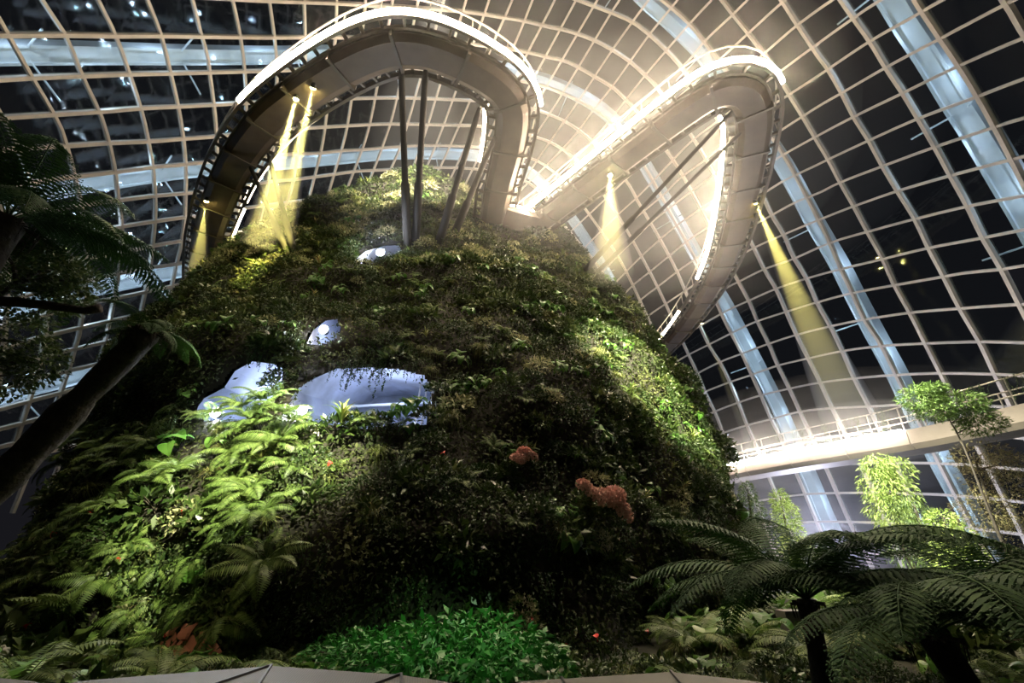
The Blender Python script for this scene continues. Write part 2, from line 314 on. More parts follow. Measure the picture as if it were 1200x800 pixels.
RB = [  # bars that run round the shell, following the steel arches
 [(1150,-40),(1180,0),(1200,34),(1235,90),(1270,150)],
 [(1052,-40),(1075,0),(1084,14),(1104,44),(1126,76),(1148,112),(1168,148),(1188,186),(1200,210),(1235,280)],
 [(962,-40),(988,0),(1002,20),(1022,48),(1040,78),(1060,108),(1078,138),(1098,172),(1116,205),(1136,241),(1154,278),(1176,315),(1200,362),(1240,440)],
 [(892,-36),(918,0),(936,28),(960,64),(972,80),(988,108),(1002,136),(1020,164),(1036,194),(1054,224),(1074,256),(1090,290),(1106,320),(1128,363),(1150,400),(1168,438),(1184,470),(1215,535),(1250,610)],
 [(818,-36),(848,0),(860,16),(878,38),(896,62),(912,86),(926,110),(942,136),(958,163),(972,186),(986,213),(1002,241),(1018,271),(1036,303),(1050,334),(1068,366),(1086,402),(1104,437),(1122,474),(1160,548),(1200,625),(1225,680)],
 [(734,-36),(778,0),(806,24),(826,48),(840,66),(880,122),(920,182),(940,218),(960,256),(974,285),(986,314),(1000,343),(1014,374),(1034,404),(1052,440),(1068,472),(1100,538),(1140,616),(1165,665)],
 [(560,-36),(640,-15),(680,0),(720,15),(742,25),(762,40),(783,60),(802,82),(850,152),(896,232),(904,250),(920,276),(930,300),(946,326),(958,354),(974,382),(988,411),(1002,443),(1020,478),(1050,543),(1080,612),(1100,658)],
 [(-40,-12),(60,-11),(150,-8),(240,-4),(315,0),(395,3),(440,6),(480,8),(545,13),(592,20),(616,24),(640,30),(660,34),(680,40),(700,48),(720,59),(738,71),(757,88),(772,104),(812,160),(838,204),(878,278),(896,315),(910,338),(922,365),(934,392),(948,420),(962,448),(976,478),(1010,545),(1035,602),(1056,655)],
 [(-40,40),(8,40),(75,40),(135,41),(188,41),(240,42),(320,43),(393,43),(480,46),(550,51),(598,57),(625,62),(640,66),(660,70),(678,78),(695,88),(720,103),(732,115),(748,131),(780,174),(800,204),(830,260),(860,319),(878,352),(888,376),(902,404),(912,428),(926,456),(938,482),(952,512),(972,555),(996,610),(1018,655)],
 [(-40,94),(0,92),(37,90),(95,88),(150,86),(200,85),(245,84),(285,83),(323,82),(400,80),(480,80),(560,86),(628,98),(660,109),(680,118),(700,130),(718,144),(740,172),(758,198),(778,234),(814,300),(840,354),(850,376),(870,414),(880,436),(892,462),(904,490),(918,518),(940,568),(962,620),(978,655)],
 [(-40,139),(0,137),(50,134),(115,130),(165,126),(210,124),(250,122),(288,120),(340,118),(412,115),(465,114),(500,115),(567,118),(600,121),(628,128),(645,134),(663,142),(680,153),(697,168),(736,214),(748,236),(774,280),(794,318),(804,342),(830,402),(844,424),(856,448),(866,472),(876,498),(888,525),(904,564),(920,602),(942,655)],
 [(-40,178),(30,173),(80,170),(125,167),(173,165),(213,162),(254,159),(322,152),(370,149),(405,147),(445,145),(480,145),(520,146),(556,147),(600,152),(622,158),(645,166),(660,175),(677,188),(700,217),(728,258),(752,300),(770,334),(786,368),(802,404),(818,438),(828,462),(838,482),(848,507),(860,534),(876,568),(890,598),(910,650)],
 [(-40,224),(30,214),(90,206),(135,201),(180,195),(217,192),(254,188),(320,182),(345,180),(375,179),(400,176),(425,175),(460,172),(500,170),(560,172),(600,179),(630,188),(645,198),(660,211),(690,250),(722,296),(742,334),(766,386),(784,424),(796,450),(808,475),(816,500),(824,518),(832,540),(846,574),(858,598)],
 [(-40,258),(40,248),(100,239),(139,234),(180,229),(216,226),(254,222),(320,212),(345,210),(367,207),(390,204),(420,200),(445,199),(500,196),(560,198),(605,208),(630,222),(660,262),(706,318),(730,368),(746,404),(766,446),(790,495),(812,540)],
 [(-40,294),(40,282),(95,272),(141,265),(180,259),(216,254),(250,250),(282,244),(305,241),(335,237),(360,234),(383,231),(405,229),(440,226)],
 [(-40,330),(30,315),(55,310),(100,302),(140,296),(176,288),(212,282),(245,277),(275,272),(300,268),(330,263),(352,259),(378,256),(400,253)],
 [(-40,360),(10,350),(55,340),(100,329),(138,320),(176,313),(206,309),(240,302),(265,298),(285,294),(322,288),(345,284)],
 [(-40,392),(8,380),(54,368),(97,356),(135,349),(168,342),(201,335),(228,329),(255,324),(285,317)],
 [(-40,418),(6,406),(50,394),(91,384),(127,376),(162,368),(190,361),(225,354),(250,348)],
 [(-40,442),(4,430),(48,418),(85,409),(119,401),(150,394),(180,387),(205,381)],
 [(-40,466),(0,455),(43,443),(80,434),(111,427),(146,418),(175,411)],
 [(-40,490),(-5,480),(36,469),(70,460),(104,451),(135,443)],
 [(-60,518),(-16,506),(27,495),(60,486),(95,476),(125,468)],
 [(-70,542),(-26,530),(16,519),(50,510),(86,500),(115,492)],
 [(-80,566),(-38,554),(4,543),(38,534),(76,524),(105,516)],
]
ceiling = empty('ceiling', (0, 28, 0)); tag(ceiling, 'glass shell of rectangular panes on a cream steel grid', kind='structure')
OFF = Vector((0, 28, 0))
def ext(p, k=55.0):
    p = [np.array(q, float) for q in p]; a = p[0] - p[1]; b = p[-1] - p[-2]
    return [p[0] + a / np.linalg.norm(a) * k] + p + [p[-1] + b / np.linalg.norm(b) * k]
da = [catmull(ext(p), 6) for p in RA]; db = [catmull(ext(p), 6) for p in RB]
def bar(name, P2, w, d):
    P = np.array([on_dome(x, y) for x, y in P2]); P = P[P[:, 2] > -0.4]
    if len(P) < 2: return
    P = resample(P, 1.2); n = len(P)
    T = np.gradient(P, axis=0); T /= np.linalg.norm(T, axis=1)[:, None]
    N = np.array([dome_normal(p) for p in P]); S = np.cross(T, N); S /= np.linalg.norm(S, axis=1)[:, None]
    V = np.stack([P + S * (i * w / 2) + N * (j * d) for i, j in ((-1, -0.75), (1, -0.75), (1, 0.25), (-1, 0.25))], 1).reshape(-1, 3) - np.array(OFF)
    F = [(a * 4 + k, a * 4 + (k + 1) % 4, a * 4 + 4 + (k + 1) % 4, a * 4 + 4 + k) for a in range(n - 1) for k in range(4)]
    mb = MB(); mb.add(V, F + [(3, 2, 1, 0), (n * 4 - 4, n * 4 - 3, n * 4 - 2, n * 4 - 1)])
    mb.build(name, M['steel'], ceiling)
for p in da: bar('glazing_bar', p, 0.20, 0.30)
for p in db: bar('glazing_bar', p, 0.26, 0.36)
def cross(P, Q):
    a, b = P[:-1, None], P[1:, None]; c, d = Q[None, :-1], Q[None, 1:]
    r = b - a; s = d - c; den = r[..., 0] * s[..., 1] - r[..., 1] * s[..., 0]
    den = np.where(np.abs(den) < 1e-9, 1e-9, den); q = c - a
    t = (q[..., 0] * s[..., 1] - q[..., 1] * s[..., 0]) / den; u = (q[..., 0] * r[..., 1] - q[..., 1] * r[..., 0]) / den
    ok = np.argwhere((t >= 0) & (t <= 1) & (u >= 0) & (u <= 1))
    if not len(ok): return None
    i, j = ok[0]; return P[i] + t[i, j] * (P[i + 1] - P[i])
X = {}
for i, p in enumerate(da):
    for j, q in enumerate(db):
        if p[:, 0].max() < q[:, 0].min() or q[:, 0].max() < p[:, 0].min() or p[:, 1].max() < q[:, 1].min() or q[:, 1].max() < p[:, 1].min(): continue
        c = cross(p, q)
        if c is not None: X[i, j] = c
panes = []
for (i, j) in X:
    ks = [(i, j), (i + 1, j), (i + 1, j + 1), (i, j + 1)]
    if not all(k in X for k in ks): continue
    q = np.array([X[k] for k in ks]); P = np.array([on_dome(*p) for p in q])
    if P[:, 2].min() < -0.6: continue
    c = q.mean(0)
    inframe = -10 < c[0] < 1210 and -10 < c[1] < 700
    x, y = q[:, 0], q[:, 1]; area = abs(np.sum(x * np.roll(y, -1) - y * np.roll(x, -1))) / 2
    panes.append((area if inframe else 0, P))
panes.sort(key=lambda t: -t[0])
def pane_geo(P):
    c = P.mean(0); Q = c + (P - c) * 0.985; N = dome_normal(c) * 0.012
    return np.vstack([Q - N, Q + N]) - np.array(OFF), [(3, 2, 1, 0), (4, 5, 6, 7), (0, 1, 5, 4), (1, 2, 6, 5), (2, 3, 7, 6), (3, 0, 4, 7)]
for a, P in panes[:298]:
    mb = MB(); mb.add(*pane_geo(P)); mb.build('pane', M['glass'], ceiling)
mb = MB()
for a, P in panes[298:]: mb.add(*pane_geo(P))
tag(mb.build('pane_field', M['glass'], ceiling), kind='stuff')
print('panes', len(panes))

# steel arches outside the glass, each a box beam with brackets to the grid
ARCH = [
 ([(1000,-60),(1040,0),(1058,30),(1085,70),(1112,115),(1140,158),(1165,200),(1195,250),(1235,320)], 1.7, 'pale steel arch outside the glass, passing beside the topmost panes'),
 ([(700,-55),(752,0),(780,25),(806,50),(826,72),(868,130),(908,186),(930,224),(950,262),(978,310),(998,350),(1020,392),(1044,436),(1070,490),(1100,548),(1140,620),(1170,670)], 1.35, 'pale steel arch outside the glass behind the bend of the bright footbridge'),
 ([(-40,66),(0,66),(80,66),(160,67),(240,68),(320,68),(400,66),(480,70),(560,78),(620,92),(660,106),(700,128),(730,158),(760,206),(790,258),(826,322),(850,362),(880,420),(905,470),(925,515),(946,562),(968,615),(990,655)], 1.3, 'pale steel arch outside the glass running over both footbridge loops'),
 ([(-40,244),(40,230),(100,219),(140,213),(180,207),(240,200),(320,194),(400,187),(460,182),(520,182),(570,186),(610,198),(640,222),(668,256),(704,312),(728,358),(748,400),(775,455),(806,520),(830,575)], 1.25, 'pale steel arch outside the glass just above the planted mountain'),
 ([(-40,376),(10,364),(60,351),(100,342),(140,334),(175,327),(206,320),(240,314),(280,306),(320,299)], 1.25, 'pale steel arch outside the glass beside the tree fern'),
 ([(-40,480),(0,468),(43,455),(80,446),(111,437),(146,428),(180,420)], 1.2, 'pale steel arch outside the glass meeting the leaning trunk'),
]
K = 1.045
for pts, wdt, lab in ARCH:
    P2 = catmull(pts, 8)
    P = np.array([on_dome(x, y, K) for x, y in P2]); P = P[P[:, 2] > 0.0]; P = resample(P, 1.2); n = len(P)
    T = np.gradient(P, axis=0); T /= np.linalg.norm(T, axis=1)[:, None]
    N = np.array([dome_normal(p) for p in P]); S = np.cross(T, N); S /= np.linalg.norm(S, axis=1)[:, None]
    root = empty('steel_arch', P[0]); tag(root, lab, 'arch', 'steel arches outside the glass')
    def sect(lo, hi, d0, d1):
        V = np.stack([P + S * i + N * j for i, j in ((lo, d0), (hi, d0), (hi, d1), (lo, d1))], 1).reshape(-1, 3) - P[0]
        F = [(a * 4 + k, a * 4 + (k + 1) % 4, a * 4 + 4 + (k + 1) % 4, a * 4 + 4 + k) for a in range(n - 1) for k in range(4)]
        m = MB(); m.add(V, F + [(3, 2, 1, 0), (n * 4 - 4, n * 4 - 3, n * 4 - 2, n * 4 - 1)]); return m
    sect(-wdt * 0.36, wdt * 0.36, 0.25, 1.1).build('box_beam', M['arch'], root)
    sect(-wdt * 0.5, -wdt * 0.36, 0.1, 1.2).build('flange', M['arch'], root)
    sect(wdt * 0.36, wdt * 0.5, 0.1, 1.2).build('flange', M['arch'], root)
    for a in range(3, n - 2, 9):
        for sg in (-1, 1):
            m = MB(); p = P[a] - P[0]
            m.tube([p + S[a] * sg * 0.3 * wdt + N[a] * 0.3, p + S[a] * sg * 2.3 - N[a] * (np.linalg.norm(P[a] - EC) * (1 - 1 / K) * 0.86)], 0.07, 6)
            m.build('bracket', M['arch'], root)
    for a in range(2, n - 2, 4):
        q = P[a]
        ARCH_FILLS.append((q + N[a] * 0.2 - N[a] * 0.9 + S[a] * (1.9 if a % 8 == 2 else -1.9), q + T[a] * 3, P[min(n - 1, a + 6)]))
for q, _, tgt in ARCH_FILLS:
    point('arch_fill_light', q, 110, COOL, 0.15)  # unseen lights added in the gap between arch and glass

# ------------------------------------------------------------------ planted mountain
TAB = np.array([  # z, front y, centre y, left x, right x
 (-0.3, 9.0, 27, -18, 9.7), (2, 9.6, 27.2, -18.5, 9.8), (5.3, 11.8, 28, -19.5, 10.2), (10, 15.2, 29, -22, 10.4), (14, 18.6, 30.5, -24, 9.7),
 (18, 22, 32, -25.5, 8.4), (22, 24.8, 33, -25, 7.0), (24, 25.8, 33, -22.5, 6.3), (26, 27, 32.5, -18.8, 3.2), (28.4, 28, 32, -14.8, -2.2), (30.3, 28.8, 31.5, -12.2, -4), (32.4, 30, 30.8, -8.2, -6.8)])
def prof(z): return [np.interp(z, TAB[:, 0], TAB[:, k]) for k in range(1, 5)]
def surf(phi, z):
    fy, cy, lx, rx = prof(z); a = (rx - lx) / 2; xc = (rx + lx) / 2; b = cy - fy
    p = np.array([xc + a * math.sin(phi), cy - b * math.cos(phi), z])
    n = np.array([math.sin(phi) / max(a, .3), -math.cos(phi) / max(b, .3), 0.0]); n /= np.linalg.norm(n)
    k = min(1.0, (32.4 - z) / 5 + 0.15)
    d = noise.noise(Vector(p * 0.16)) * 1.5 + noise.noise(Vector(p * 0.45)) * 0.6
    return p + n * d * k
phis = np.r_[np.linspace(-PI, -PI / 2, 50, endpoint=False), np.linspace(-PI / 2, PI / 2, 680, endpoint=False), np.linspace(PI / 2, PI, 50, endpoint=False)]
zs = np.r_[np.linspace(-0.3, 11, 125, endpoint=False), np.linspace(11, 32.4, 85)]; NP, NZ = len(phis), len(zs)
G = np.array([[surf(f, z) for f in phis] for z in zs])
px, py, pf = project(G)
def in_poly(x, y, poly):
    r = np.zeros(x.shape, bool); n = len(poly)
    for i in range(n):
        x0, y0 = poly[i]; x1, y1 = poly[(i + 1) % n]
        c = ((y0 > y) != (y1 > y)) & (x < (x1 - x0) * (y - y0) / (y1 - y0 + 1e-9) + x0); r ^= c
    return r
CAVES = [ # outlines of the openings
 [(234,490),(233,476),(243,462),(262,452),(272,436),(288,427),(310,426),(328,432),(330,450),(318,466),(300,474),(290,492)],
 [(333,492),(338,476),(352,455),(372,441),(395,433),(430,431),(470,434),(495,441),(506,455),(505,478),(498,496),(420,500)],
 [(358,402),(366,386),(380,376),(394,374),(398,386),(390,397),(372,402)],
 [(414,306),(430,294),(450,287),(466,288),(470,297),(450,304),(432,309)],
]
front = (np.cos(phis)[None, :] > 0.05)
hole = np.zeros(G.shape[:2], bool); hid = -np.ones(G.shape[:2], int)
for k, c in enumerate(CAVES):
    m = in_poly(px, py, c) & front; hole |= m; hid[m] = k
V = G.reshape(-1, 3); F = []
for a in range(NZ - 1):
    for b in range(NP):
        q = (a * NP + b, a * NP + (b + 1) % NP, (a + 1) * NP + (b + 1) % NP, (a + 1) * NP + b)
        if hole.flat[q[0]] or hole.flat[q[1]] or hole.flat[q[2]] or hole.flat[q[3]]: continue
        F.append(q)
mountain = empty('planted_mountain', (-4, 27, 0)); tag(mountain, 'tall steep mountain covered all over in hanging plants', 'mountain')
MO = np.array([-4, 27, 0.0])
link('rock_core', np_mesh('rock_core', V - MO, np.array(F), True), M['soil'], mountain)
# caves behind the openings: white chambers with a lamp
LAMPS = [[(256, 484)], [(355, 482)], [(380, 388)], [(447, 297)]]
def surf_hit(x, y):
    d = (px - x) ** 2 + (py - y) ** 2; d = np.where(front & (pf > 0), d, 1e9); i = np.unravel_index(np.argmin(d + pf * 0.02), d.shape)
    return G[i]
for k, c in enumerate(CAVES):
    pts = np.array([surf_hit(x, y) for x, y in c]); cen = pts.mean(0)
    back = np.array([0.10, 1.0, 0.05]) * (4.2 if k < 2 else 1.6)
    cc = np.array(c, float).mean(0)
    outer = [CAM + (surf_hit(*(cc + (np.array(p) - cc) * (1.28 if k == 0 else 1.14))) - CAM) for p in c]
    inner = [cen + back + (p - cen) * 1.15 for p in outer]
    n = len(c); mb = MB()
    vs = [np.asarray(p) + back * 0.06 - MO for p in outer] + [p - MO for p in inner] + [cen + back - MO]
    mb.add(vs, [(i, (i + 1) % n, n + (i + 1) % n, n + i) for i in range(n)] + [(n + i, n + (i + 1) % n, 2 * n) for i in range(n)])
    mb.build('cave_wall', M['cave'], mountain)
    if k < 2:   # white posts and beams in the chamber
        for s in (.68, .74, .80, .86, .92):
            x0 = pts[:, 0].min() + (pts[:, 0].max() - pts[:, 0].min()) * s
            mb = MB(); mb.beam((x0 - MO[0], cen[1] + back[1] * 0.75 - MO[1], cen[2] - 1.2), (x0 + 0.15 - MO[0], cen[1] + back[1] * 0.75 - MO[1], cen[2] + 1.4), 0.05, 0.05, (0, 1, 0)); mb.build('cave_post', M['rail'], mountain)
        for dz in (0.45,):
            mb = MB(); mb.beam((pts[:, 0].min() - MO[0], cen[1] + back[1] * 0.7 - MO[1], cen[2] + dz), (pts[:, 0].max() - MO[0], cen[1] + back[1] * 0.7 - MO[1], cen[2] + dz + 0.2), 0.06, 0.08); mb.build('cave_beam', M['arch'], mountain)
    point('cave_light', cen + back * 0.45 + np.array([0, 0, 0.2]), 38 if k < 2 else 7, (0.66, 0.76, 1.0), 0.3)
    for (lx, ly) in LAMPS[k]:
        p = surf_hit(lx, ly) + np.array([0, -0.12, 0])
        r = empty('cave_lamp', p); tag(r, ['small round white lamp in the small cave left of the big opening', 'round white lamp shining at the edge of the wide cave opening', 'round white lamp in the little hole above the caves', 'round white lamp in the narrow hole below the summit'][k], 'lamp', 'lamps in the cave openings')
        s_ = 0.10 * (p[1] / 11)
        mb = MB(); mb.tube([(0, 0.12 * s_ / .07, 0), (0, 0.0, 0)], [s_ * 0.9, s_ * 1.3], 10); mb.build('housing', M['black'], r)
        mb = MB(); mb.tube([(0, -0.005, 0), (0, -0.3 * s_, 0), (0, -0.7 * s_, 0)], [s_ * 1.15, s_ * 1.0, s_ * 0.3], 10); mb.build('lens', M['white_bulb'], r)

# ------------------------------------------------------------------ raised footbridges
HZ = 23.0
def sweep(path, sec, s0=0.0, s1=1.0, base=(0, 0, 0)):
    """prism of a section [(lateral, z)] along a path in plan; lateral is to the right of travel"""
    P = np.asarray(path, float); d = np.r_[0, np.cumsum(np.linalg.norm(np.diff(P[:, :2], axis=0), axis=1))]; L = d[-1]
    T = np.gradient(P[:, :2], axis=0); T /= np.linalg.norm(T, axis=1)[:, None]; R = np.stack([T[:, 1], -T[:, 0]], 1)
    ss = np.r_[s0 * L, d[(d > s0 * L + .02) & (d < s1 * L - .02)], s1 * L]
    Q = np.stack([np.interp(ss, d, P[:, k]) for k in range(3)], 1); RR = np.stack([np.interp(ss, d, R[:, k]) for k in range(2)], 1)
    RR /= np.linalg.norm(RR, axis=1)[:, None]
    n, m = len(Q), len(sec)
    vs = [(Q[i, 0] + RR[i, 0] * l - base[0], Q[i, 1] + RR[i, 1] * l - base[1], Q[i, 2] + z - base[2]) for i in range(n) for l, z in sec]
    fs = [(i * m + k, i * m + (k + 1) % m, (i + 1) * m + (k + 1) % m, (i + 1) * m + k) for i in range(n - 1) for k in range(m)]
    fs += [tuple(range(m - 1, -1, -1)), tuple((n - 1) * m + k for k in range(m))]
    mb = MB(); mb.add(vs, fs); return mb
def frame_at(path, s):
    P = np.asarray(path, float); d = np.r_[0, np.cumsum(np.linalg.norm(np.diff(P[:, :2], axis=0), axis=1))]
    p = np.array([np.interp(s, d, P[:, k]) for k in range(3)]); q = np.array([np.interp(min(d[-1], s + .2), d, P[:, k]) for k in range(3)]) - np.array([np.interp(max(0, s - .2), d, P[:, k]) for k in range(3)])
    t = q / np.linalg.norm(q); return p, t, np.array([t[1], -t[0], 0])
def plen(path): return float(np.sum(np.linalg.norm(np.diff(np.asarray(path)[:, :2], axis=0), axis=1)))
def nearest_s(path, p):
    P = np.asarray(path); d = np.r_[0, np.cumsum(np.linalg.norm(np.diff(P[:, :2], axis=0), axis=1))]
    return d[np.argmin(np.linalg.norm(P[:, :2] - np.asarray(p)[:2], axis=1))] / d[-1]
WID = 1.38
def footbridge(pix, label, leds, columns):
    path = resample(np.array([at_z(x, y, HZ) for x, y in catmull(pix, 5)]), 0.45)
    base = path[0]; root = empty('raised_footbridge', base); tag(root, label, 'footbridge', 'raised footbridges around the mountain')
    L = plen(path); n = int(L / 3.0)
    for i in range(n):
        a, b = i / n, (i + 1) / n; g = 0.02 / L
        sweep(path, [(-0.55, 0), (0.55, 0), (0.85, 0.22), (0.85, 0.5), (-0.85, 0.5), (-0.85, 0.22)], a + g, b - g, base).build('soffit_panel', M['soffit'], root)
        p, t, r = frame_at(path, a * L)
        mb = MB(); p0 = p - base
        mb.beam(p0 - r * 0.92 + np.array([0, 0, .24]), p0 + r * 0.92 + np.array([0, 0, .24]), 0.14, 0.62); mb.build('cross_rib', M['rib'], root)
    for sg in (-1, 1):
        sweep(path, sorted([(sg * (WID - .06), .42), (sg * (WID + .10), .42), (sg * (WID + .10), .78), (sg * (WID - .06), .78)], key=lambda q: math.atan2(q[1] - .6, q[0] - sg * (WID + .02))), 0, 1, base).build('edge_beam', M['rib'], root)
        sweep(path, sorted([(sg * 0.80, .36), (sg * 0.98, .36), (sg * 0.98, .56), (sg * 0.80, .56)], key=lambda q: math.atan2(q[1] - .46, q[0] - sg * .89)), 0, 1, base).build('gutter', M['rib'], root)
        sweep(path, sorted([(sg * (WID - .03), 1.82), (sg * (WID + .05), 1.82), (sg * (WID + .05), 1.9), (sg * (WID - .03), 1.9)], key=lambda q: math.atan2(q[1] - 1.86, q[0] - sg * (WID + .01))), 0, 1, base).build('handrail', M['rail'], root)
        k = int(L / 0.85)
        for i in range(k + 1):
            p, t, r = frame_at(path, i * L / k); p = p - base
            mb = MB(); mb.beam(p + r * sg * 0.85 + np.array([0, 0, .46]), p + r * sg * (WID - .02) + np.array([0, 0, .58]), 0.13, 0.16); mb.build('outrigger', M['rib'], root)
            if i % 2 == 0:
                mb = MB(); mb.beam(p + r * sg * WID + np.array([0, 0, .7]), p + r * sg * WID + np.array([0, 0, 1.84]), 0.05, 0.05, (0, 1, 0)); mb.build('rail_post', M['rail'], root)
    sweep(path, [(-WID, .60), (WID, .60), (WID, .66), (-WID, .66)][:4], 0, 1, base)
    sweep(path, [(-0.95, .56), (0.95, .56), (0.95, .64), (-0.95, .64)], 0, 1, base).build('deck', M['soffit'], root)
    for sg, pa, pb, rad, zz in leds:
        sa, sb = nearest_s(path, at_z(*pa, HZ + .5)), nearest_s(path, at_z(*pb, HZ + .5)); sa, sb = min(sa, sb), max(sa, sb)
        c = [(sg * (WID + .16) + rad * math.cos(a), zz + rad * math.sin(a)) for a in np.linspace(0, 2 * PI, 9)[:-1]]
        sweep(path, c, sa, sb, base).build('light_strip', M['led_thin'] if rad < .05 else M['led'], root)
    for top, bot, r0 in columns:
        a = Vector(top) - Vector(base); b = Vector(bot) - Vector(base)
        mb = MB(); mb.tube([a, a.lerp(b, .06), a.lerp(b, .55), a.lerp(b, .56), a.lerp(b, 1.0)], [r0 * .45, r0 * .75, r0 * .85, r0 * 1.15, r0 * 1.25], 12)
        mb.build('support_column', M['column'], root, True)
    return path, root
def col(x0, y0, x1, y1, r=0.16, push=0.8):
    b = surf_hit(x1, y1); t = at_z(x0, y0, HZ + .3); d = (b - t) / np.linalg.norm(b - t)
    return t, b + d * push, r
W1 = [(226,385),(233,352),(236,320),(241,285),(255,240),(276,195),(310,150),(350,118),(400,87),(440,69),(474,63),(510,69),(552,87),(583,107),(598,126),(601,146),(596,180),(586,220),(578,262)]
W2 = [(612,280),(640,260),(680,230),(720,200),(760,170),(800,141),(832,120),(858,112),(878,119),(886,145),(881,190),(871,240),(855,298),(832,345),(800,390),(772,420),(750,446)]
P1, B1 = footbridge(W1, 'raised footbridge in a high arch with bright light strip above the summit',
    [(1, (287,125), (628,120), .13, .60), (-1, (262,338), (270,240), .07, .62), (-1, (275,232), (372,130), .03, .62), (-1, (577,125), (563,190), .09, .62)],
    [col(470,76,477,288, .21), col(499,78,487,286, .21), col(562,126,514,284, .21), col(580,160,531,277, .21), col(292,192,340,306), col(314,180,347,306)])
P2_, B2 = footbridge(W2, 'raised footbridge with hairpin bend and glowing light strips over open ground',
    [(1, (597,242), (906,104), .14, .60), (-1, (852,132), (818,328), .14, .62), (-1, (800,365), (752,418), .08, .62)],
    [col(858,130,676,326, .15), col(884,140,688,330, .15)])

# ------------------------------------------------------------------ thin mist volumes placed where lights and beams glow
def mat_mist(name, dens, col=(1, 1, 1), g=0.35):
    m, nt, p, out = new_mat(name); nt.nodes.remove(p); v = nt.nodes.new('ShaderNodeVolumeScatter')
    v.inputs['Color'].default_value = (*col, 1); v.inputs['Density'].default_value = dens; v.inputs['Anisotropy'].default_value = g
    nt.links.new(v.outputs[0], out.inputs['Volume']); return m
# short lit landing that joins the hairpin footbridge to the mountain
lq = [at_z(592, 236, HZ + .62), at_z(598, 240, HZ + .62), at_z(628, 249, HZ + .62)]; bb = np.array(B2.location)
mb = MB(); mb.tube([q - bb for q in lq], .11, 8); mb.build('light_strip', M['led'], B2)
lz = [at_z(594, 246, HZ), at_z(634, 256, HZ), at_z(634, 276, HZ), at_z(588, 266, HZ)]
mb = MB(); mb.add([q - bb for q in lz] + [q - bb + np.array([0, 0, .45]) for q in lz], [(0, 1, 2, 3), (7, 6, 5, 4), (0, 4, 5, 1), (1, 5, 6, 2), (2, 6, 7, 3), (3, 7, 4, 0)]); mb.build('landing', M['soffit'], B2)

# yellow spotlights hung under the footbridges
ANG = [11, 11, 14, 30, 13, 11, 5]
SPOTS = [((367,102), (322,300), 'yellow spotlight nearer the arch top of a close pair'), ((347,115), (290,335), 'yellow spotlight lower down of a close pair'), ((242,235), (229,352), 'lone yellow spotlight where the footbridge arch turns steep'),
         ((233,342), (300,420), 'yellow spotlight at the planted foot of the footbridge arch'), ((715,205), (716,420), 'yellow spotlight under the long straight of the hairpin footbridge'),
         ((885,237), (966,420), 'yellow spotlight on the outer edge of the hairpin footbridge'), ((822,378), (860,470), 'small yellow spotlight low on the hairpin footbridge')]
for k, (s, a, lab) in enumerate(SPOTS):
    p = at_z(*s, HZ - 0.12)
    tgt = surf_hit(*a) if k in (0, 1, 2, 3, 4) else CAM + ray(*a) * (36 if k == 5 else 44)
    if k == 2: tgt = at_z(225, 352, 17)
    d = (tgt - p) / np.linalg.norm(tgt - p)
    r = empty('spotlight', p); tag(r, lab, 'spotlight', 'yellow spotlights under the footbridges')
    sc_ = 0.13 if k != 6 else 0.08
    mb = MB(); mb.tube([-d * .22, -d * .1, d * .06], [sc_ * .6, sc_ * .95, sc_ * 1.1], 12); mb.build('housing', M['black'], r)
    mb = MB(); mb.tube([d * .05, d * .09, d * .11], [sc_ * 1.02, sc_ * .8, sc_ * .2], 12); mb.build('lens', M['bulb'], r)
    mb = MB(); mb.beam(np.array([0, 0, .05]), np.array([0, 0, .62]), .05, .05, (0, 1, 0)); mb.build('mount', M['black'], r)
    spot('spotlight_beam', p + d * .16, tgt, [42000, 42000, 8000, 1500, 10000, 50000, 5000][k], YEL, ANG[k], 0.6, 0.06)
    if k != 3:   # mist cone shaped to the beam so that it shows
        Lb = (8, 8, 6.5, 0, 9, 21, 15)[k]; m = MB(); ra = math.tan(math.radians(ANG[k] / 2)) * 1.02
        m.tube([d * .2, d * Lb * .5, d * Lb], [.2 * ra + sc_ * .8, Lb * .5 * ra + sc_ * .8, Lb * ra + sc_ * .8], 20); o = m.build('beam_mist', mat_mist('beam_mist', (.08, .08, .08, 0, .12, .065, .05)[k], (1, 1, 1), .2), None, True, p)
        tag(o, 'mist lit by the ' + lab.replace('yellow spotlight', 'spotlight'), 'mist', 'mist in the spotlight beams', 'stuff')

# ------------------------------------------------------------------ lower footbridge along the glass
LB = [(770,566),(800,560),(830,553),(880,544),(940,534),(1000,525),(1060,516),(1120,506),(1200,491),(1290,474)]
LZ = 6.4
pathL = resample(np.array([at_z(x, y + 16, LZ) for x, y in catmull(LB, 6)]), 0.6); baseL = pathL[0]
lb = empty('lower_footbridge', baseL); tag(lb, 'long curved footbridge with a glowing edge between trees and glass wall', 'footbridge')
nL = 9
for i in range(nL):
    sweep(pathL, [(-0.9, 0), (0.9, 0), (1.15, 0.25), (1.15, 0.95), (-1.15, 0.95), (-1.15, 0.25)], i / nL + .0006, (i + 1) / nL - .0006, baseL).build('girder_panel', M['girder'], lb)
sideL = 1 if frame_at(pathL, 3)[2] @ (CAM - pathL[4]) > 0 else -1
sweep(pathL, [(sideL * 1.20 + .06 * math.cos(a), .98 + .06 * math.sin(a)) for a in np.linspace(0, 2 * PI, 9)[:-1]], nearest_s(pathL, at_z(862, 552, LZ + .9)), nearest_s(pathL, at_z(1100, 514, LZ + .9)), baseL).build('light_strip', M['led_low'], lb)
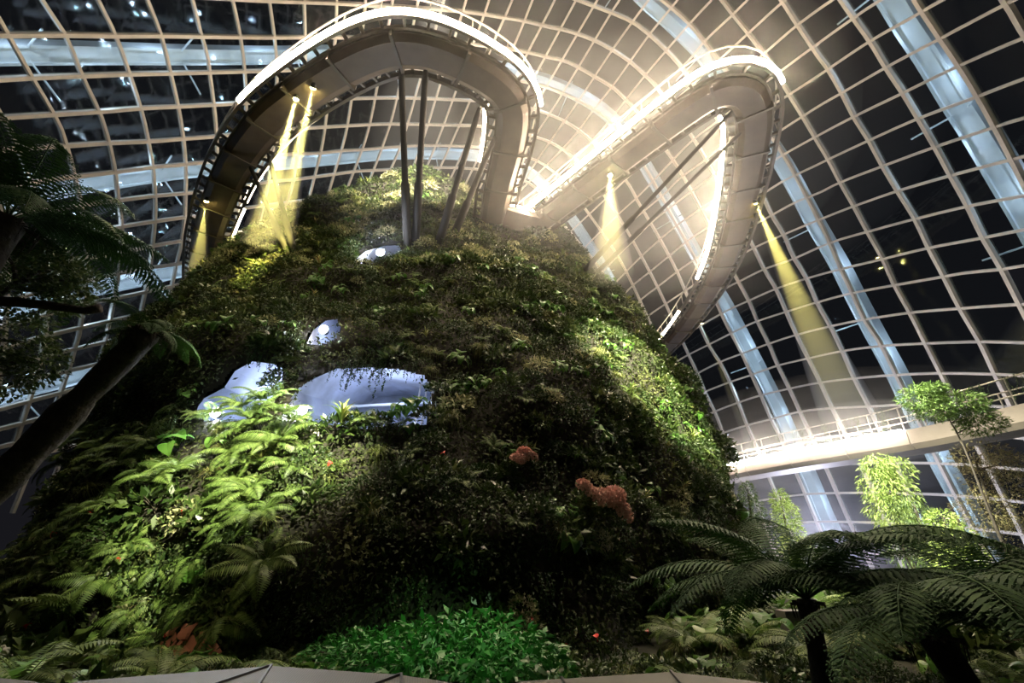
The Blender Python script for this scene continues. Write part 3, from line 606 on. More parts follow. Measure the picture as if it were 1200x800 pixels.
for sg in (-1, 1):
    for zz in (1.35, 2.15):
        sweep(pathL, [(sg * 1.1 + .035 * math.cos(a), zz + .035 * math.sin(a)) for a in np.linspace(0, 2 * PI, 7)[:-1]], 0, 1, baseL).build('handrail', M['rail'], lb)
    for i in range(0, int(plen(pathL) / 1.6)):
        p, t, r = frame_at(pathL, i * 1.6); p = p - baseL
        mb = MB(); mb.beam(p + r * sg * 1.1 + np.array([0, 0, .9]), p + r * sg * 1.1 + np.array([0, 0, 2.15]), .05, .05, (0, 1, 0)); mb.build('rail_post', M['rail'], lb)

def cloud(c, rad, dens, label):
    m = MB(); nu, nv = 20, 10; vs = [(0, 0, -rad[2])]
    for j in range(1, nv):
        for i in range(nu):
            th = PI * j / nv; ph = 2 * PI * i / nu; vs.append((rad[0] * math.sin(th) * math.cos(ph), rad[1] * math.sin(th) * math.sin(ph), -rad[2] * math.cos(th)))
    vs.append((0, 0, rad[2])); fs = [(0, 1 + (i + 1) % nu, 1 + i) for i in range(nu)]
    for j in range(nv - 2): fs += [(1 + j * nu + i, 1 + j * nu + (i + 1) % nu, 1 + (j + 1) * nu + (i + 1) % nu, 1 + (j + 1) * nu + i) for i in range(nu)]
    k = len(vs) - 1; fs += [(k, 1 + (nv - 2) * nu + i, 1 + (nv - 2) * nu + (i + 1) % nu) for i in range(nu)]
    m.add(vs, fs); o = m.build('mist', mat_mist('thin_mist', dens), None, True, c); tag(o, label, 'mist', 'drifting mist', 'stuff')
MISTS = [((5.5, 22, 25), (20, 15, 11), 0.0026, 'faint wide mist around the hairpin footbridge'), ((6, 22, 24.5), (15, 11.5, 8), 0.0052, 'thin mist around the hairpin footbridge'), ((6.5, 22, 24), (10, 8.5, 5), 0.0085, 'thickest mist in the bend of the hairpin footbridge'),
         ((21, 36, 4), (13, 9, 6), 0.006, 'cool mist at the foot of the glass wall'), ((19, 25.5, 7.6), (10, 8, 3), 0.003, 'faint mist glowing along the lower footbridge'), ((19, 25.3, 7.5), (7, 6, 1.3), 0.018, 'denser mist close to the lower footbridge')]
for q in MISTS: cloud(*q)

# ------------------------------------------------------------------ mesh parapet in front of the camera
def pp(x, y, dz=0): d = ray(x, y); return at_z(x, y, 1.1) + np.array([0, 0, dz])
par = empty('mesh_parapet', (0, 2.5, 0)); tag(par, 'low parapet of folded perforated metal panels with black seams', 'parapet')
PO = np.array([0, 2.5, 0])
PAN = [[(60,803),(100,797),(318,780),(236,808)], [(236,808),(318,780),(300,808)], [(300,808),(318,780),(470,790.5),(425,808)], [(425,808),(470,790.5),(471,808)], [(471,808),(470,790.5),(520,798),(560,806)],
       [(585,808),(610,798),(658,795),(668,808)], [(668,808),(658,795),(660,794.6),(672,808)], [(668,808),(659,795),(786,787),(804,808)], [(804,808),(786,787),(868,796),(905,801),(930,808)], [(0,806),(0,794),(40,798),(58,804)]]
for q in PAN:
    if q is PAN[6]: continue
    t = [pp(*p) for p in q]; n = len(t); lo = [p - np.array([0, 0, 0.03]) for p in t]
    mb = MB(); mb.add([p - PO for p in t] + [p - PO for p in lo], [tuple(range(n))[::-1], tuple(range(n, 2 * n))] + [(i, (i + 1) % n, n + (i + 1) % n, n + i) for i in range(n)])
    mb.build('mesh_panel', M['mesh'], par)
for a, b in [((318,780),(236,808)), ((318,780),(300,808)), ((470,790.5),(425,808)), ((470,790.5),(471,808)), ((658,795),(668,808)), ((786,787),(804,808))]:
    mb = MB(); mb.beam(pp(*a, .004) - PO, pp(*b, .004) - PO, .010, .012); mb.build('seam', M['black'], par)
outer = [pp(*p) for p in [(0,794),(40,800),(60,803),(100,797),(318,780),(470,790.5),(520,798),(585,803),(610,798),(658,795),(786,787),(868,796),(905,801),(1000,812)]]
mb = MB()
for a, b in zip(outer[:-1], outer[1:]):
    n = len(mb.v); mb.add([a - PO, b - PO, (b[0] - PO[0], b[1] - PO[1] + .02, 0.0), (a[0] - PO[0], a[1] - PO[1] + .02, 0.0)], [(0, 1, 2, 3)])
mb.build('front_wall', M['black'], par)

# ------------------------------------------------------------------ plants: geometry of leaves
def unit(a): a = np.asarray(a, float); return a / np.maximum(1e-9, np.linalg.norm(a, axis=-1, keepdims=True))
def leaf_quads(P, D, N, Ls, Ws, fold=0.25, droop=0.15):
    """one folded diamond per leaf: base, right, tip, left"""
    P = np.atleast_2d(P); D = unit(D); S = unit(np.cross(D, N)); U = np.cross(S, D); Ls = np.asarray(Ls)[:, None]; Ws = np.asarray(Ws)[:, None]
    m = P + D * Ls * 0.42 + U * Ws * fold
    V = np.stack([P, m + S * Ws / 2, P + D * Ls - U * Ls * droop, m - S * Ws / 2], 1).reshape(-1, 3)
    F = np.arange(len(P) * 4).reshape(-1, 4)
    return V, F
class LV:
    """collects arrays of leaf quads"""
    def __init__(s): s.V = []; s.F = []; s.n = 0
    def add(s, V, F): s.V.append(V); s.F.append(F + s.n); s.n += len(V)
    def tube(s, pts, r0, r1):
        m = MB(); k = len(pts); m.tube(pts, list(np.linspace(r0, r1, k)), 4, False)
        s.add(np.array(m.v), np.array(m.f))
    def mesh(s, name): return np_mesh(name, np.vstack(s.V), np.vstack(s.F))
def frond_mesh(name, L=1.0, pairs=16, pw=0.22, droop=0.5, width=0.045, sub=False, seed=0, start=62):
    r = np.random.default_rng(seed); lv = LV(); t = np.linspace(0, 1, 14)
    ang = math.radians(start) - t * (math.radians(start) + droop); dx = np.cos(ang); dz = np.sin(ang)
    x = np.r_[0, np.cumsum((dx[1:] + dx[:-1]) / 2)] * L / 13; z = np.r_[0, np.cumsum((dz[1:] + dz[:-1]) / 2)] * L / 13
    C_ = np.stack([x, np.zeros(14), z], 1); lv.tube(C_, (0.006 if sub else 0.010) * L, 0.002 * L)
    for k in range(pairs):
        u = 0.12 + 0.87 * k / (pairs - 1); p = np.array([np.interp(u, t, x), 0, np.interp(u, t, z)]); a = np.interp(u, t, ang)
        T = np.array([math.cos(a), 0, math.sin(a)]); Nn = np.array([-math.sin(a), 0, math.cos(a)])
        l = pw * L * (math.sin(PI * min(1, (u * 0.93 + 0.07)) ** 0.8) ** 0.75 + 0.08) * r.uniform(.9, 1.1)
        for sg in (-1, 1):
            d = unit(np.array([0, sg, 0]) * 0.88 + T * 0.42 - Nn * 0.18)
            if not sub:
                V, F = leaf_quads(p[None], d[None], Nn[None], [l], [width * L], .1, .2); lv.add(V, F)
            else:
                V, F = leaf_quads(p[None], d[None], Nn[None], [l], [.020 * L], .05, .18); lv.add(V, F)
                m = max(4, int(l / (0.017 * L))); q = (np.arange(m) + .6) / m
                B = p + d * (q * l)[:, None] - Nn * (q ** 2 * l * .18)[:, None]
                side = unit(np.cross(d, Nn))
                for s2 in (-1, 1):
                    D = side * s2 * .85 + d * .5
                    ll = 0.019 * L * (1 - q * .7) + .004
                    V, F = leaf_quads(B + r.normal(size=(m, 3)) * .004 * L, D[None] + r.normal(size=(m, 3)) * .10, Nn[None] + r.normal(size=(m, 3)) * .12, ll * r.uniform(.75, 1.25, m), np.full(m, .011 * L), .05, .25); lv.add(V, F)
                lv.tube(np.stack([p, p + d * l * .5 - Nn * l * .05, p + d * l - Nn * l * .18]), .002 * L, .001 * L)
    return lv.mesh(name)
def cluster_mesh(name, n, R, size, aspect=0.42, flat=0.8, seed=0, up=0.35, jitter=.5, stems=True, hang=0.0):
    """leaves spread through a dome-shaped bush"""
    r = np.random.default_rng(seed); lv = LV()
    d = unit(r.normal(size=(n, 3))); d[:, 2] = np.abs(d[:, 2]) * flat + 0.05; rad = R * r.uniform(.35, 1, n) ** .6
    P = d * rad[:, None] * np.array([1, 1, flat])
    D = unit(d + r.normal(size=(n, 3)) * jitter + np.array([0, 0, -hang])); N = unit(np.array([0, 0, 1]) * up + d * .6 + r.normal(size=(n, 3)) * .35)
    s_ = size * r.uniform(.6, 1.25, n); V, F = leaf_quads(P, D, N, s_, s_ * aspect, .18, .2); lv.add(V, F)
    return lv.mesh(name)
def stem_mesh(name, R, k=7, seed=0, thick=.012, flat=.8):
    r = np.random.default_rng(seed); m = MB()
    for i in range(k):
        d = unit(r.normal(size=3)); d[2] = abs(d[2]) * flat + .1; m.tube([(0, 0, -.05), d * R * .45 + np.array([0, 0, .05]), d * R * .9], [thick, thick * .7, thick * .3], 4, False)
    return m.mesh(name)
def strap_mesh(name, L=.5, w=.05, droop=.9, seg=6, start=70):
    m = MB(); a = math.radians(start); x = z = 0.0; vs = []
    for i in range(seg + 1):
        t = i / seg; ww = w * (1 - t ** 2.2) * (0.6 + .8 * min(1, t * 3)) * .7 + .002
        vs += [(x, -ww / 2, z + ww * .15), (x, 0, z), (x, ww / 2, z + ww * .15)]
        x += math.cos(a) * L / seg; z += math.sin(a) * L / seg; a -= (droop + 0.7 * t) / seg * 1.4
    fs = [(i * 3 + k, i * 3 + k + 1, i * 3 + k + 4, i * 3 + k + 3) for i in range(seg) for k in (0, 1)]
    m.add(vs, fs); return m.mesh(name)
def broad_mesh(name, L=.42, w=.26, pet=.35, seed=0):
    """stalk and heart-shaped blade"""
    m = MB(); m.tube([(0, 0, 0), (pet * .35, 0, pet * .6), (pet * .75, 0, pet * .9)], [.014, .011, .008], 5, False)
    bx, bz = pet * .75, pet * .9; vs = []
    prof_ = [(-.12, .30), (0.02, .46), (.2, .5), (.42, .44), (.65, .30), (.85, .13), (1, .0)]
    for t, ww in prof_:
        x = bx + L * t * math.cos(.5 + t * .5); z = bz - L * max(0, t) * math.sin(.2 + t * .6)
        vs += [(x, -ww * w, z + ww * w * .28), (x, 0, z), (x, ww * w, z + ww * w * .28)]
    fs = [(i * 3 + k, i * 3 + k + 1, i * 3 + k + 4, i * 3 + k + 3) for i in range(6) for k in (0, 1)]
    m.add(vs, fs); return m.mesh(name)
def tuft_mesh(name, n=60, L=.7, seed=0):
    r = np.random.default_rng(seed); m = MB()
    for i in range(n):
        a = r.uniform(0, 2 * PI); out = r.uniform(.15, .5); l = L * r.uniform(.6, 1.1); c, s_ = math.cos(a), math.sin(a); w = .012
        pts = [(0, 0, 0), (c * out * .5, s_ * out * .5, l * .28), (c * out, s_ * out, l * .15), (c * out * 1.2, s_ * out * 1.2, -l * .55)]
        vs = []
        for k, p in enumerate(pts): ww = w * (1 - k / 3.2); vs += [(p[0] - s_ * ww, p[1] + c * ww, p[2]), (p[0] + s_ * ww, p[1] - c * ww, p[2])]
        m.add(vs, [(0, 1, 3, 2), (2, 3, 5, 4), (4, 5, 7, 6)])
    return m.mesh(name)
def vine_mesh(name, L=1.6, strands=7, seed=0, spread=.45, size=.09):
    r = np.random.default_rng(seed); lv = LV()
    for i in range(strands):
        x0, y0 = r.uniform(-spread, spread), r.uniform(-.12, .12); l = L * r.uniform(.5, 1.0); k = int(l / .045)
        q = np.linspace(0, 1, k); P = np.stack([x0 + .08 * np.sin(q * 5 + i), y0 - .12 * np.sin(q * PI * .5) + 0 * q, -q * l], 1)
        lv.tube(P[::3], .006, .003)
        D = r.normal(size=(k, 3)) * .6 + np.array([0, -.3, -.5]); N = r.normal(size=(k, 3)) * .4 + np.array([0, -1, .5]); s_ = size * r.uniform(.6, 1.2, k)
        V, F = leaf_quads(P, D, N, s_, s_ * .6); lv.add(V, F)
    return lv.mesh(name)
def flower_mesh(name, n=26, R=.18, size=.06, seed=0):
    r = np.random.default_rng(seed); lv = LV(); d = unit(r.normal(size=(n, 3))); d[:, 2] = np.abs(d[:, 2])
    for k in range(4):
        D = unit(d + r.normal(size=(n, 3)) * .8); V, F = leaf_quads(d * R + np.array([0, 0, .05]), D, d, np.full(n, size), np.full(n, size * .8), .1, .1); lv.add(V, F)
    return lv.mesh(name)
def setmat(me, m):
    me.materials.clear(); me.materials.append(m); return me

FR = [setmat(frond_mesh('frond', 1.0, 24, .22, dr, .034, seed=k), M['fern']) for k, dr in enumerate((.35, .6, .9))]
TF = [setmat(frond_mesh('tree_fern_frond', 2.5, 30, .19, dr, .04, True, seed=10 + k, start=56), M['tfern']) for k, dr in enumerate((.15, .4, .75))]
SH = [setmat(cluster_mesh('shrub_foliage', 130, .5, .22, .45, seed=k), M['shrub']) for k in range(3)]
PS = [setmat(cluster_mesh('pale_foliage', 190, .5, .15, .4, seed=20 + k), M['pale']) for k in range(2)]
FN = [setmat(cluster_mesh('fine_foliage', 320, .5, .085, .5, seed=40 + k), M['vine']) for k in range(2)]
ST = setmat(stem_mesh('stems', .45), M['bark_thin'])
SL = [setmat(strap_mesh('strap_leaf', .5, .055, dr), M['rosette']) for dr in (.7, 1.1)]
BL = [setmat(broad_mesh('broad_leaf', .42, .28, .3), M['bigleaf']), setmat(broad_mesh('broad_leaf', .34, .36, .34), M['bigleaf'])]
TU = [setmat(tuft_mesh('blades', 70, .75, k), M['grass']) for k in range(2)]
VN = [setmat(vine_mesh('strands', 1.5, 8, k), M['vine']) for k in range(3)]
FL = setmat(flower_mesh('petals', 90, .22, .075), M['pink']); FR_RED = setmat(broad_mesh('red_spathe', .24, .2, .12), M['red'])
RU = [setmat(broad_mesh('rust_leaf', .30, .34, .22), M['rust'])]

def basis(axis, spin):
    z = Vector(axis).normalized(); x = Vector((0, 0, 1)).cross(z)
    if x.length < 1e-3: x = Vector((1, 0, 0))
    x.normalize(); y = z.cross(x); m = Matrix((x, y, z)).transposed().to_4x4()
    return m @ Matrix.Rotation(spin, 4, 'Z')
def place(o, p, axis, spin, s): o.matrix_world = Matrix.Translation(Vector(p)) @ basis(axis, spin) @ Matrix.Scale(s, 4)
def child(name, me, parent, m=None):
    o = bpy.data.objects.new(name, me); C.objects.link(o); o.parent = parent
    if m is not None: o.matrix_local = m
    return o
def fern(p, axis, s, rnd, n=9):
    r = empty('fern_clump'); place(r, p, axis, rnd.uniform(0, 6.28), s)
    for k in range(n):
        child('frond', FR[rnd.randrange(3)], r, Matrix.Rotation(2 * PI * k / n + rnd.uniform(-.25, .25), 4, 'Z') @ Matrix.Rotation(rnd.uniform(-.3, .25), 4, 'Y') @ Matrix.Scale(rnd.uniform(.75, 1.1), 4))
    return r
def shrub(p, axis, s, rnd, mats=None, name='leafy_shrub'):
    r = empty(name); place(r, p, axis, rnd.uniform(0, 6.28), s)
    child('foliage', rnd.choice(mats or SH), r); child('stems', ST, r); return r
def rosette(p, axis, s, rnd, n=12):
    r = empty('bromeliad'); place(r, p, axis, rnd.uniform(0, 6.28), s)
    for k in range(n):
        child('leaf', SL[k % 2], r, Matrix.Rotation(2.4 * k, 4, 'Z') @ Matrix.Rotation(rnd.uniform(-.35, .3) - .35 * (k / n), 4, 'Y') @ Matrix.Scale(rnd.uniform(.8, 1.1), 4))
    return r
def broad(p, axis, s, rnd, n=7, ms=None, name='broadleaf_plant'):
    r = empty(name); place(r, p, axis, rnd.uniform(0, 6.28), s)
    for k in range(n):
        child('leaf', rnd.choice(ms or BL), r, Matrix.Rotation(2 * PI * k / n + rnd.uniform(-.4, .4), 4, 'Z') @ Matrix.Rotation(rnd.uniform(-.5, .3), 4, 'Y') @ Matrix.Scale(rnd.uniform(.6, 1.1), 4))
    return r
def tuft(p, axis, s, rnd):
    r = empty('grass_tuft'); place(r, p, axis, rnd.uniform(0, 6.28), s); child('blades', rnd.choice(TU), r); return r
def vine(p, face, s, rnd):
    r = empty('trailing_vine'); z = Vector((0, 0, 1)); y = -Vector((face[0], face[1], 0)).normalized(); x = y.cross(z)
    r.matrix_world = Matrix.Translation(Vector(p)) @ Matrix((x, y, z)).transposed().to_4x4() @ Matrix.Scale(s, 4); child('strands', rnd.choice(VN), r); return r
def bloom(p, axis, s, rnd, red=False):
    r = empty('flowering_plant'); place(r, p, axis, rnd.uniform(0, 6.28), s); child('foliage', rnd.choice(SH), r, Matrix.Scale(.7, 4))
    for k in range(1 if red else 3):
        child('anthurium_flower' if red else 'flower_head', FR_RED if red else FL, r, Matrix.Translation((rnd.uniform(-.22, .22), rnd.uniform(-.22, .22), rnd.uniform(.18, .34))))
    return r

# ------------------------------------------------------------------ plants on the mountain
dU = np.roll(G, -1, 1) - np.roll(G, 1, 1); dV = np.gradient(G, axis=0)
NRM = unit(np.cross(dU, dV)); AR = np.linalg.norm(np.cross(dU / 2, dV), axis=-1)
toC = CAM - G; DST = np.linalg.norm(toC, axis=-1); FC = np.sum(NRM * toC, -1) / DST
nearhole = np.zeros_like(hole)
for da_ in range(-1, 2):
    for db_ in range(-1, 2): nearhole |= np.roll(np.roll(hole, da_, 0), db_, 1)
VIS = (FC > -0.25) & (px > -120) & (px < 1300) & (py > 120) & (py < 900) & (pf > 0)
ok = VIS & ~hole
def sample(n, mask, power=1.0, r=rng):
    w = (AR * mask / DST ** power).ravel(); c = np.cumsum(w); i = np.searchsorted(c, r.random(n) * c[-1])
    return np.unravel_index(np.minimum(i, w.size - 1), AR.shape)
# countless small leaves of the ground cover
NC = 150000
ia, ib = sample(NC, ok & ~nearhole, 1.0); P = G[ia, ib] + rng.normal(size=(NC, 3)) * .12; Nn = NRM[ia, ib]; D_ = DST[ia, ib]
lump = np.array([noise.noise(Vector(p * .9)) for p in P]) * .5 + np.array([noise.noise(Vector(p * .35 + 7)) for p in P]) * .5
P = P + Nn * (np.clip(.15 + lump * .9, 0, 1.0) * rng.random(NC) ** .6)[:, None]
dirs = unit(Nn * .5 + rng.normal(size=(NC, 3)) * .7 + np.array([0, 0, -.45])); nn = unit(Nn + np.array([0, 0, .6]) + rng.normal(size=(NC, 3)) * .5)
sz = (.05 + .0050 * D_) * rng.uniform(.6, 1.5, NC)
Vq, Fq = leaf_quads(P, dirs, nn, sz, sz * rng.uniform(.3, .6, NC), .2, .2)
o = link('ground_cover', np_mesh('ground_cover', Vq - MO, Fq), M['cover'], mountain); tag(o, kind='stuff')

rnd = random.Random(11)
def zone(x, y):
    if y < 318: return 0
    if x > 590 and y < 620: return 4
    if y < 432: return 1
    if y < 505 and x < 560: return 2
    if x < 345: return 3
    return 5
ANCH = [(480,225,'on the summit behind the columns'),(400,270,'on the summit ridge beside the narrow hole'),(560,270,'at the foot of the summit columns'),(330,320,'at the foot of the slanted column pair'),(260,370,'on the shoulder below the footbridge arch'),
 (650,310,'where the hairpin footbridge leaves the mountain'),(450,370,'above the wide cave'),(560,390,'on the slope under the summit columns'),(320,390,'beside the little hole above the caves'),(210,430,'above the small cave by the leaning trunk'),
 (700,380,'under the long struts of the hairpin footbridge'),(680,450,'on the lit bulge under the straight footbridge'),(780,500,'on the flank rim beside the lower footbridge'),(150,490,'between the leaning trunk and the small cave'),(230,510,'just under the small cave lamp'),(110,560,'at the slope edge beside the leaning trunk'),(330,560,'at the shaded edge of the bright fern slope'),(260,620,'half way down the bright fern slope'),(170,570,'on the upper lit slope near the leaning trunk'),(60,640,'in the deep shade under the leaning trunk'),(620,460,'between the dark hollow and the lit bulge'),(540,450,'just past the rim of the wide cave'),(270,560,'on the bright fern slope below the small cave'),
 (200,640,'on the lit slope behind the leaning trunk'),(100,700,'in the shade below the leaning trunk'),(300,700,'above the rusty begonias'),(420,540,'below the wide cave'),(560,520,'in the dark hollow past the taro plants'),
 (480,640,'in the dark hollow above the green bushes'),(690,600,'around the pink flowering shrubs'),(650,720,'by the variegated shrubs'),(780,620,'below the flank rim near the spruce'),(800,740,'low on the flank behind the tree ferns')]
def where(x, y): return min(ANCH, key=lambda q: (q[0] - x) ** 2 + (q[1] - y) ** 2)[2]
LABELS = {'fern_clump': 'arching green fern clump', 'leafy_shrub': 'glossy green shrub', 'pale_shrub': 'pale yellow-green shrub', 'bromeliad': 'spiky bromeliad rosette',
          'grass_tuft': 'drooping grass tuft', 'trailing_vine': 'trailing vine', 'broadleaf_plant': 'heart-leaved plant', 'fine_shrub': 'dark small-leaved shrub'}
CATS = {'fern_clump': 'fern', 'leafy_shrub': 'shrub', 'pale_shrub': 'shrub', 'bromeliad': 'bromeliad', 'grass_tuft': 'grass', 'trailing_vine': 'vine', 'broadleaf_plant': 'foliage plant', 'fine_shrub': 'shrub'}
#            summit above caves lit  flank dark
DENS = {'fern_clump': (.5, 1.1, 1.0, 4.0, .8, .35), 'leafy_shrub': (.8, 1.2, .8, .8, 1.5, .9), 'pale_shrub': (6.0, .5, .3, .5, .5, .05), 'bromeliad': (4.0, .35, .2, .7, 1.3, .3),
        'grass_tuft': (.6, 1.0, .8, .9, .4, .3), 'trailing_vine': (.2, .9, 1.2, .5, .8, .9), 'broadleaf_plant': (.2, .7, .6, .5, 1.4, .8), 'fine_shrub': (.6, 1.4, .8, .5, 1.0, 1.2)}
COUNT = {'fern_clump': 250, 'leafy_shrub': 290, 'pale_shrub': 150, 'bromeliad': 170, 'grass_tuft': 120, 'trailing_vine': 150, 'broadleaf_plant': 150, 'fine_shrub': 260}
ZM = np.vectorize(zone)(px, py)
for kind, cnt in COUNT.items():
    w = np.array(DENS[kind])[ZM] * (ok & ~nearhole & (FC > -.1)); ia, ib = sample(cnt, w, 0.8)
    for a, b in zip(ia, ib):
        p = G[a, b]; n = NRM[a, b]; x, y = px[a, b], py[a, b]; z = int(ZM[a, b]); s = (.55 + .018 * DST[a, b]) * rnd.uniform(.75, 1.3)
        ax = n * .75 + np.array([0, 0, .55])
        p = p + n * .12
        if kind == 'fern_clump': o = fern(p, ax, s * (1.1 if z == 3 else .65), rnd, 9)
        elif kind == 'leafy_shrub': o = shrub(p, ax, s * 1.1, rnd)
        elif kind == 'pale_shrub': o = shrub(p, ax, s * 1.0, rnd, PS, 'pale_shrub')
        elif kind == 'fine_shrub': o = shrub(p, ax, s * 1.15, rnd, FN, 'fine_shrub')
        elif kind == 'bromeliad': o = rosette(p, ax, s * 1.1, rnd)
        elif kind == 'grass_tuft': o = tuft(p, ax, s, rnd)
        elif kind == 'trailing_vine': o = vine(p + n * .35, n, min(s * 1.1, max(.25, (p[2] - .1) / 1.7)), rnd)
        else: o = broad(p, ax, s * .95, rnd)
        q_ = s / (.55 + .018 * DST[a, b]); lab = ('small ' if q_ < .93 else 'mid-sized ' if q_ < 1.12 else 'large ') + LABELS[kind] + ' ' + where(x, y)
        tag(o, lab, CATS[kind], lab)
def nhit(x, y, out=.15):
    d = np.where(ok | hole, (px - x) ** 2 + (py - y) ** 2 + pf * .3, 1e9); i = np.unravel_index(np.argmin(d), d.shape); return G[i] + NRM[i] * out, NRM[i]
UPV = np.array([0, 0, 1.0])
# single plants that stand out
for (x, y, s) in [(690, 604, 1.0), (705, 612, .8), (672, 600, .7), (612, 562, .7), (590, 566, .6)]:
    p, n = nhit(x, y, .45); o = bloom(p, n + UPV * .3, s, rnd); tag(o, 'shrub in the ' + ('larger' if x > 640 else 'smaller') + ' patch of pink flower clusters on the dark lower face', 'flowering plant', 'pink flowering shrubs')
for (x, y) in [(80, 622), (88, 640), (130, 612), (165, 650), (20, 690), (28, 712), (62, 735), (200, 770), (212, 760), (625, 745), (690, 757), (660, 770), (735, 750), (515, 555), (180, 510), (395, 565), (770, 775), (240, 615)]:
    p, n = nhit(x, y, .3); o = bloom(p, n + UPV * .3, .55, rnd, True); tag(o, 'small plant with one red flower among dark leaves', 'flowering plant', 'red flowering plants')
for (x, y, s) in [(262, 742, 1.0), (250, 758, .8), (238, 752, .8), (274, 756, .9)]:
    p, n = nhit(x, y, .4); o = broad(p, n + UPV * .6, s, rnd, 5, RU, 'rust_leaf_begonia'); tag(o, 'begonia with large rusty pink leaves above the parapet', 'begonia', 'rusty begonias above the parapet')
for (x, y, s) in [(606, 722, .55), (612, 745, .6), (604, 765, .5), (690, 640, .6), (800, 770, .5)]:
    p, n = nhit(x, y, .35); o = shrub(p, n + UPV * .4, s, rnd, PS, 'variegated_shrub'); tag(o, 'variegated cream-leaved shrub among dark leaves', 'shrub', 'variegated shrubs')
# plants framing the wide cave
for (x, y, s) in [(398, 437, .8), (412, 434, 1.0), (426, 433, 1.25), (440, 433, 1.05), (455, 434, .75), (470, 437, .7), (486, 440, .5), (300, 428, .5), (318, 430, .4)]:
    p, n = nhit(x, y - 6, .25); o = vine(p, n, s * .75, rnd); tag(o, 'dark vine curtain hanging over the bright cave opening', 'vine', 'vines over the cave openings')
p, n = nhit(395, 512, .5); o = rosette(p, n * .3 + UPV, 1.5, rnd, 20); o.name = 'cycad'; tag(o, 'dark spiky cycad standing below the bright cave opening', 'cycad')
for (x, y, s) in [(478, 500, .95), (492, 492, .9), (462, 504, .8)]:
    p, n = nhit(x, y, .35); o = broad(p, n * .2 + UPV, s, rnd, 8, [BL[1]]); o.name = 'taro_plant'; tag(o, 'round-leaved taro silhouetted against the bright cave opening', 'taro', 'taro plants at the cave')
for (x, y, s) in [(262, 496, .9), (290, 490, 1.0), (310, 482, 1.0), (325, 478, .9), (335, 496, 1.1), (345, 503, .9), (430, 508, .9), (300, 500, 1.1), (248, 500, .8)]:
    p, n = nhit(x, y, .3); o = fern(p, n * .6 + UPV, s * .8, rnd, 9); tag(o, 'bright fern on the lower rim of the ' + ('small cave' if x < 300 else 'ridge between the two caves' if x < 340 else 'wide cave'), 'fern', 'ferns on the cave rim')
for (x, y, s) in [(445, 508, .8), (505, 500, .8), (515, 470, .7), (330, 452, .7), (322, 465, .7), (412, 506, .8)]:
    p, n = nhit(x, y, .3); o = shrub(p, n * .6 + UPV, s, rnd); tag(o, 'dark leafy shrub on the rim of the wide cave', 'shrub', 'shrubs on the cave rim')
# deep green bushes behind the parapet
BU = [setmat(cluster_mesh('bush_foliage', 1700, .9, .105, .38, .8, seed=60 + k, hang=.5), M['deep']) for k in range(2)]
for (x, y, Y, s, lab) in [(545, 752, 7.4, 1.45, 'tallest deep green leafy bush behind the mesh parapet'), (475, 768, 7.6, 1.15, 'broad deep green bush next to the tallest bush'), (590, 775, 7.2, 1.0, 'deep green bush touching the variegated shrubs'), (420, 782, 7.9, 1.0, 'deep green bush at the row end towards the rusty begonias'), (520, 790, 6.8, .95, 'low deep green bush pressed against the mesh parapet')]:
    q = at_y(x, y + 60, Y); q[2] = max(0, at_y(x, y, Y)[2] - .75 * s)
    r = empty('green_bush', (q[0], q[1], q[2])); r.scale = (s * 1.15, s, s)
    child('foliage', rnd.choice(BU), r); child('stems', ST, r, Matrix.Scale(1.7, 4)); m = MB(); m.tube([(0, 0, -q[2] / s), (0, 0, .1)], .03, 6); m.build('stem', M['bark_thin'], r)
    tag(r, lab, 'bush', 'green bushes behind the parapet')

# ------------------------------------------------------------------ planting beds on the ground
bed = random.Random(5)
def ground_plant(x, y, kind, s, lab, cat, grp, nm='bed_'):
    p = np.array([x, y, 0.0])
    o = {'shrub': lambda: shrub(p, UPV, s, bed), 'fine': lambda: shrub(p, UPV, s, bed, FN, 'fine_shrub'), 'fern': lambda: fern(p, UPV, s, bed, 10), 'broad': lambda: broad(p, UPV, s, bed, 9), 'tuft': lambda: tuft(p, UPV, s, bed)}[kind]()
    o.name = nm + o.name.split('.')[0]; tag(o, lab, cat, grp)
for k in range(120):
    Y = bed.uniform(6.5, 22); X_ = -bed.uniform(.78, 1.12) * Y - bed.uniform(0, 2); s = bed.uniform(1.2, 2.3); s *= min(1, .45 + Y / 26)
    kind = bed.choice(['shrub', 'fine', 'fern', 'broad', 'shrub'])
    lab = ('small ' if s < 1.5 else 'mid-sized ' if s < 1.9 else 'large ') + {'shrub': 'dark leafy shrub', 'fine': 'dark small-leaved shrub', 'fern': 'dark fern clump', 'broad': 'dark broad-leaved plant'}[kind] + ' in the bed below the leaning trunk'
    ground_plant(X_, Y, kind, s, lab, {'fern': 'fern', 'broad': 'foliage plant'}.get(kind, 'shrub'), lab + 's')
for k in range(150):
    Y = bed.uniform(8.5, 26); X_ = Y * bed.uniform(.58, 1.25) - 0.3
    if 10.6 < Y < 14.4: continue
    kind = bed.choice(['shrub', 'fine', 'fern', 'broad', 'fine', 'shrub']); s = bed.uniform(.8, 1.5) * (1 + Y * .02)
    lab = ('small ' if s < 1.25 else 'mid-sized ' if s < 1.6 else 'large ') + {'shrub': 'leafy shrub', 'fine': 'small-leaved shrub', 'fern': 'fern clump', 'broad': 'broad-leaved plant'}[kind] + ' in the ground bed under the tall trees'
    ground_plant(X_, Y, kind, s, lab, {'fern': 'fern', 'broad': 'foliage plant'}.get(kind, 'shrub'), lab + 's')
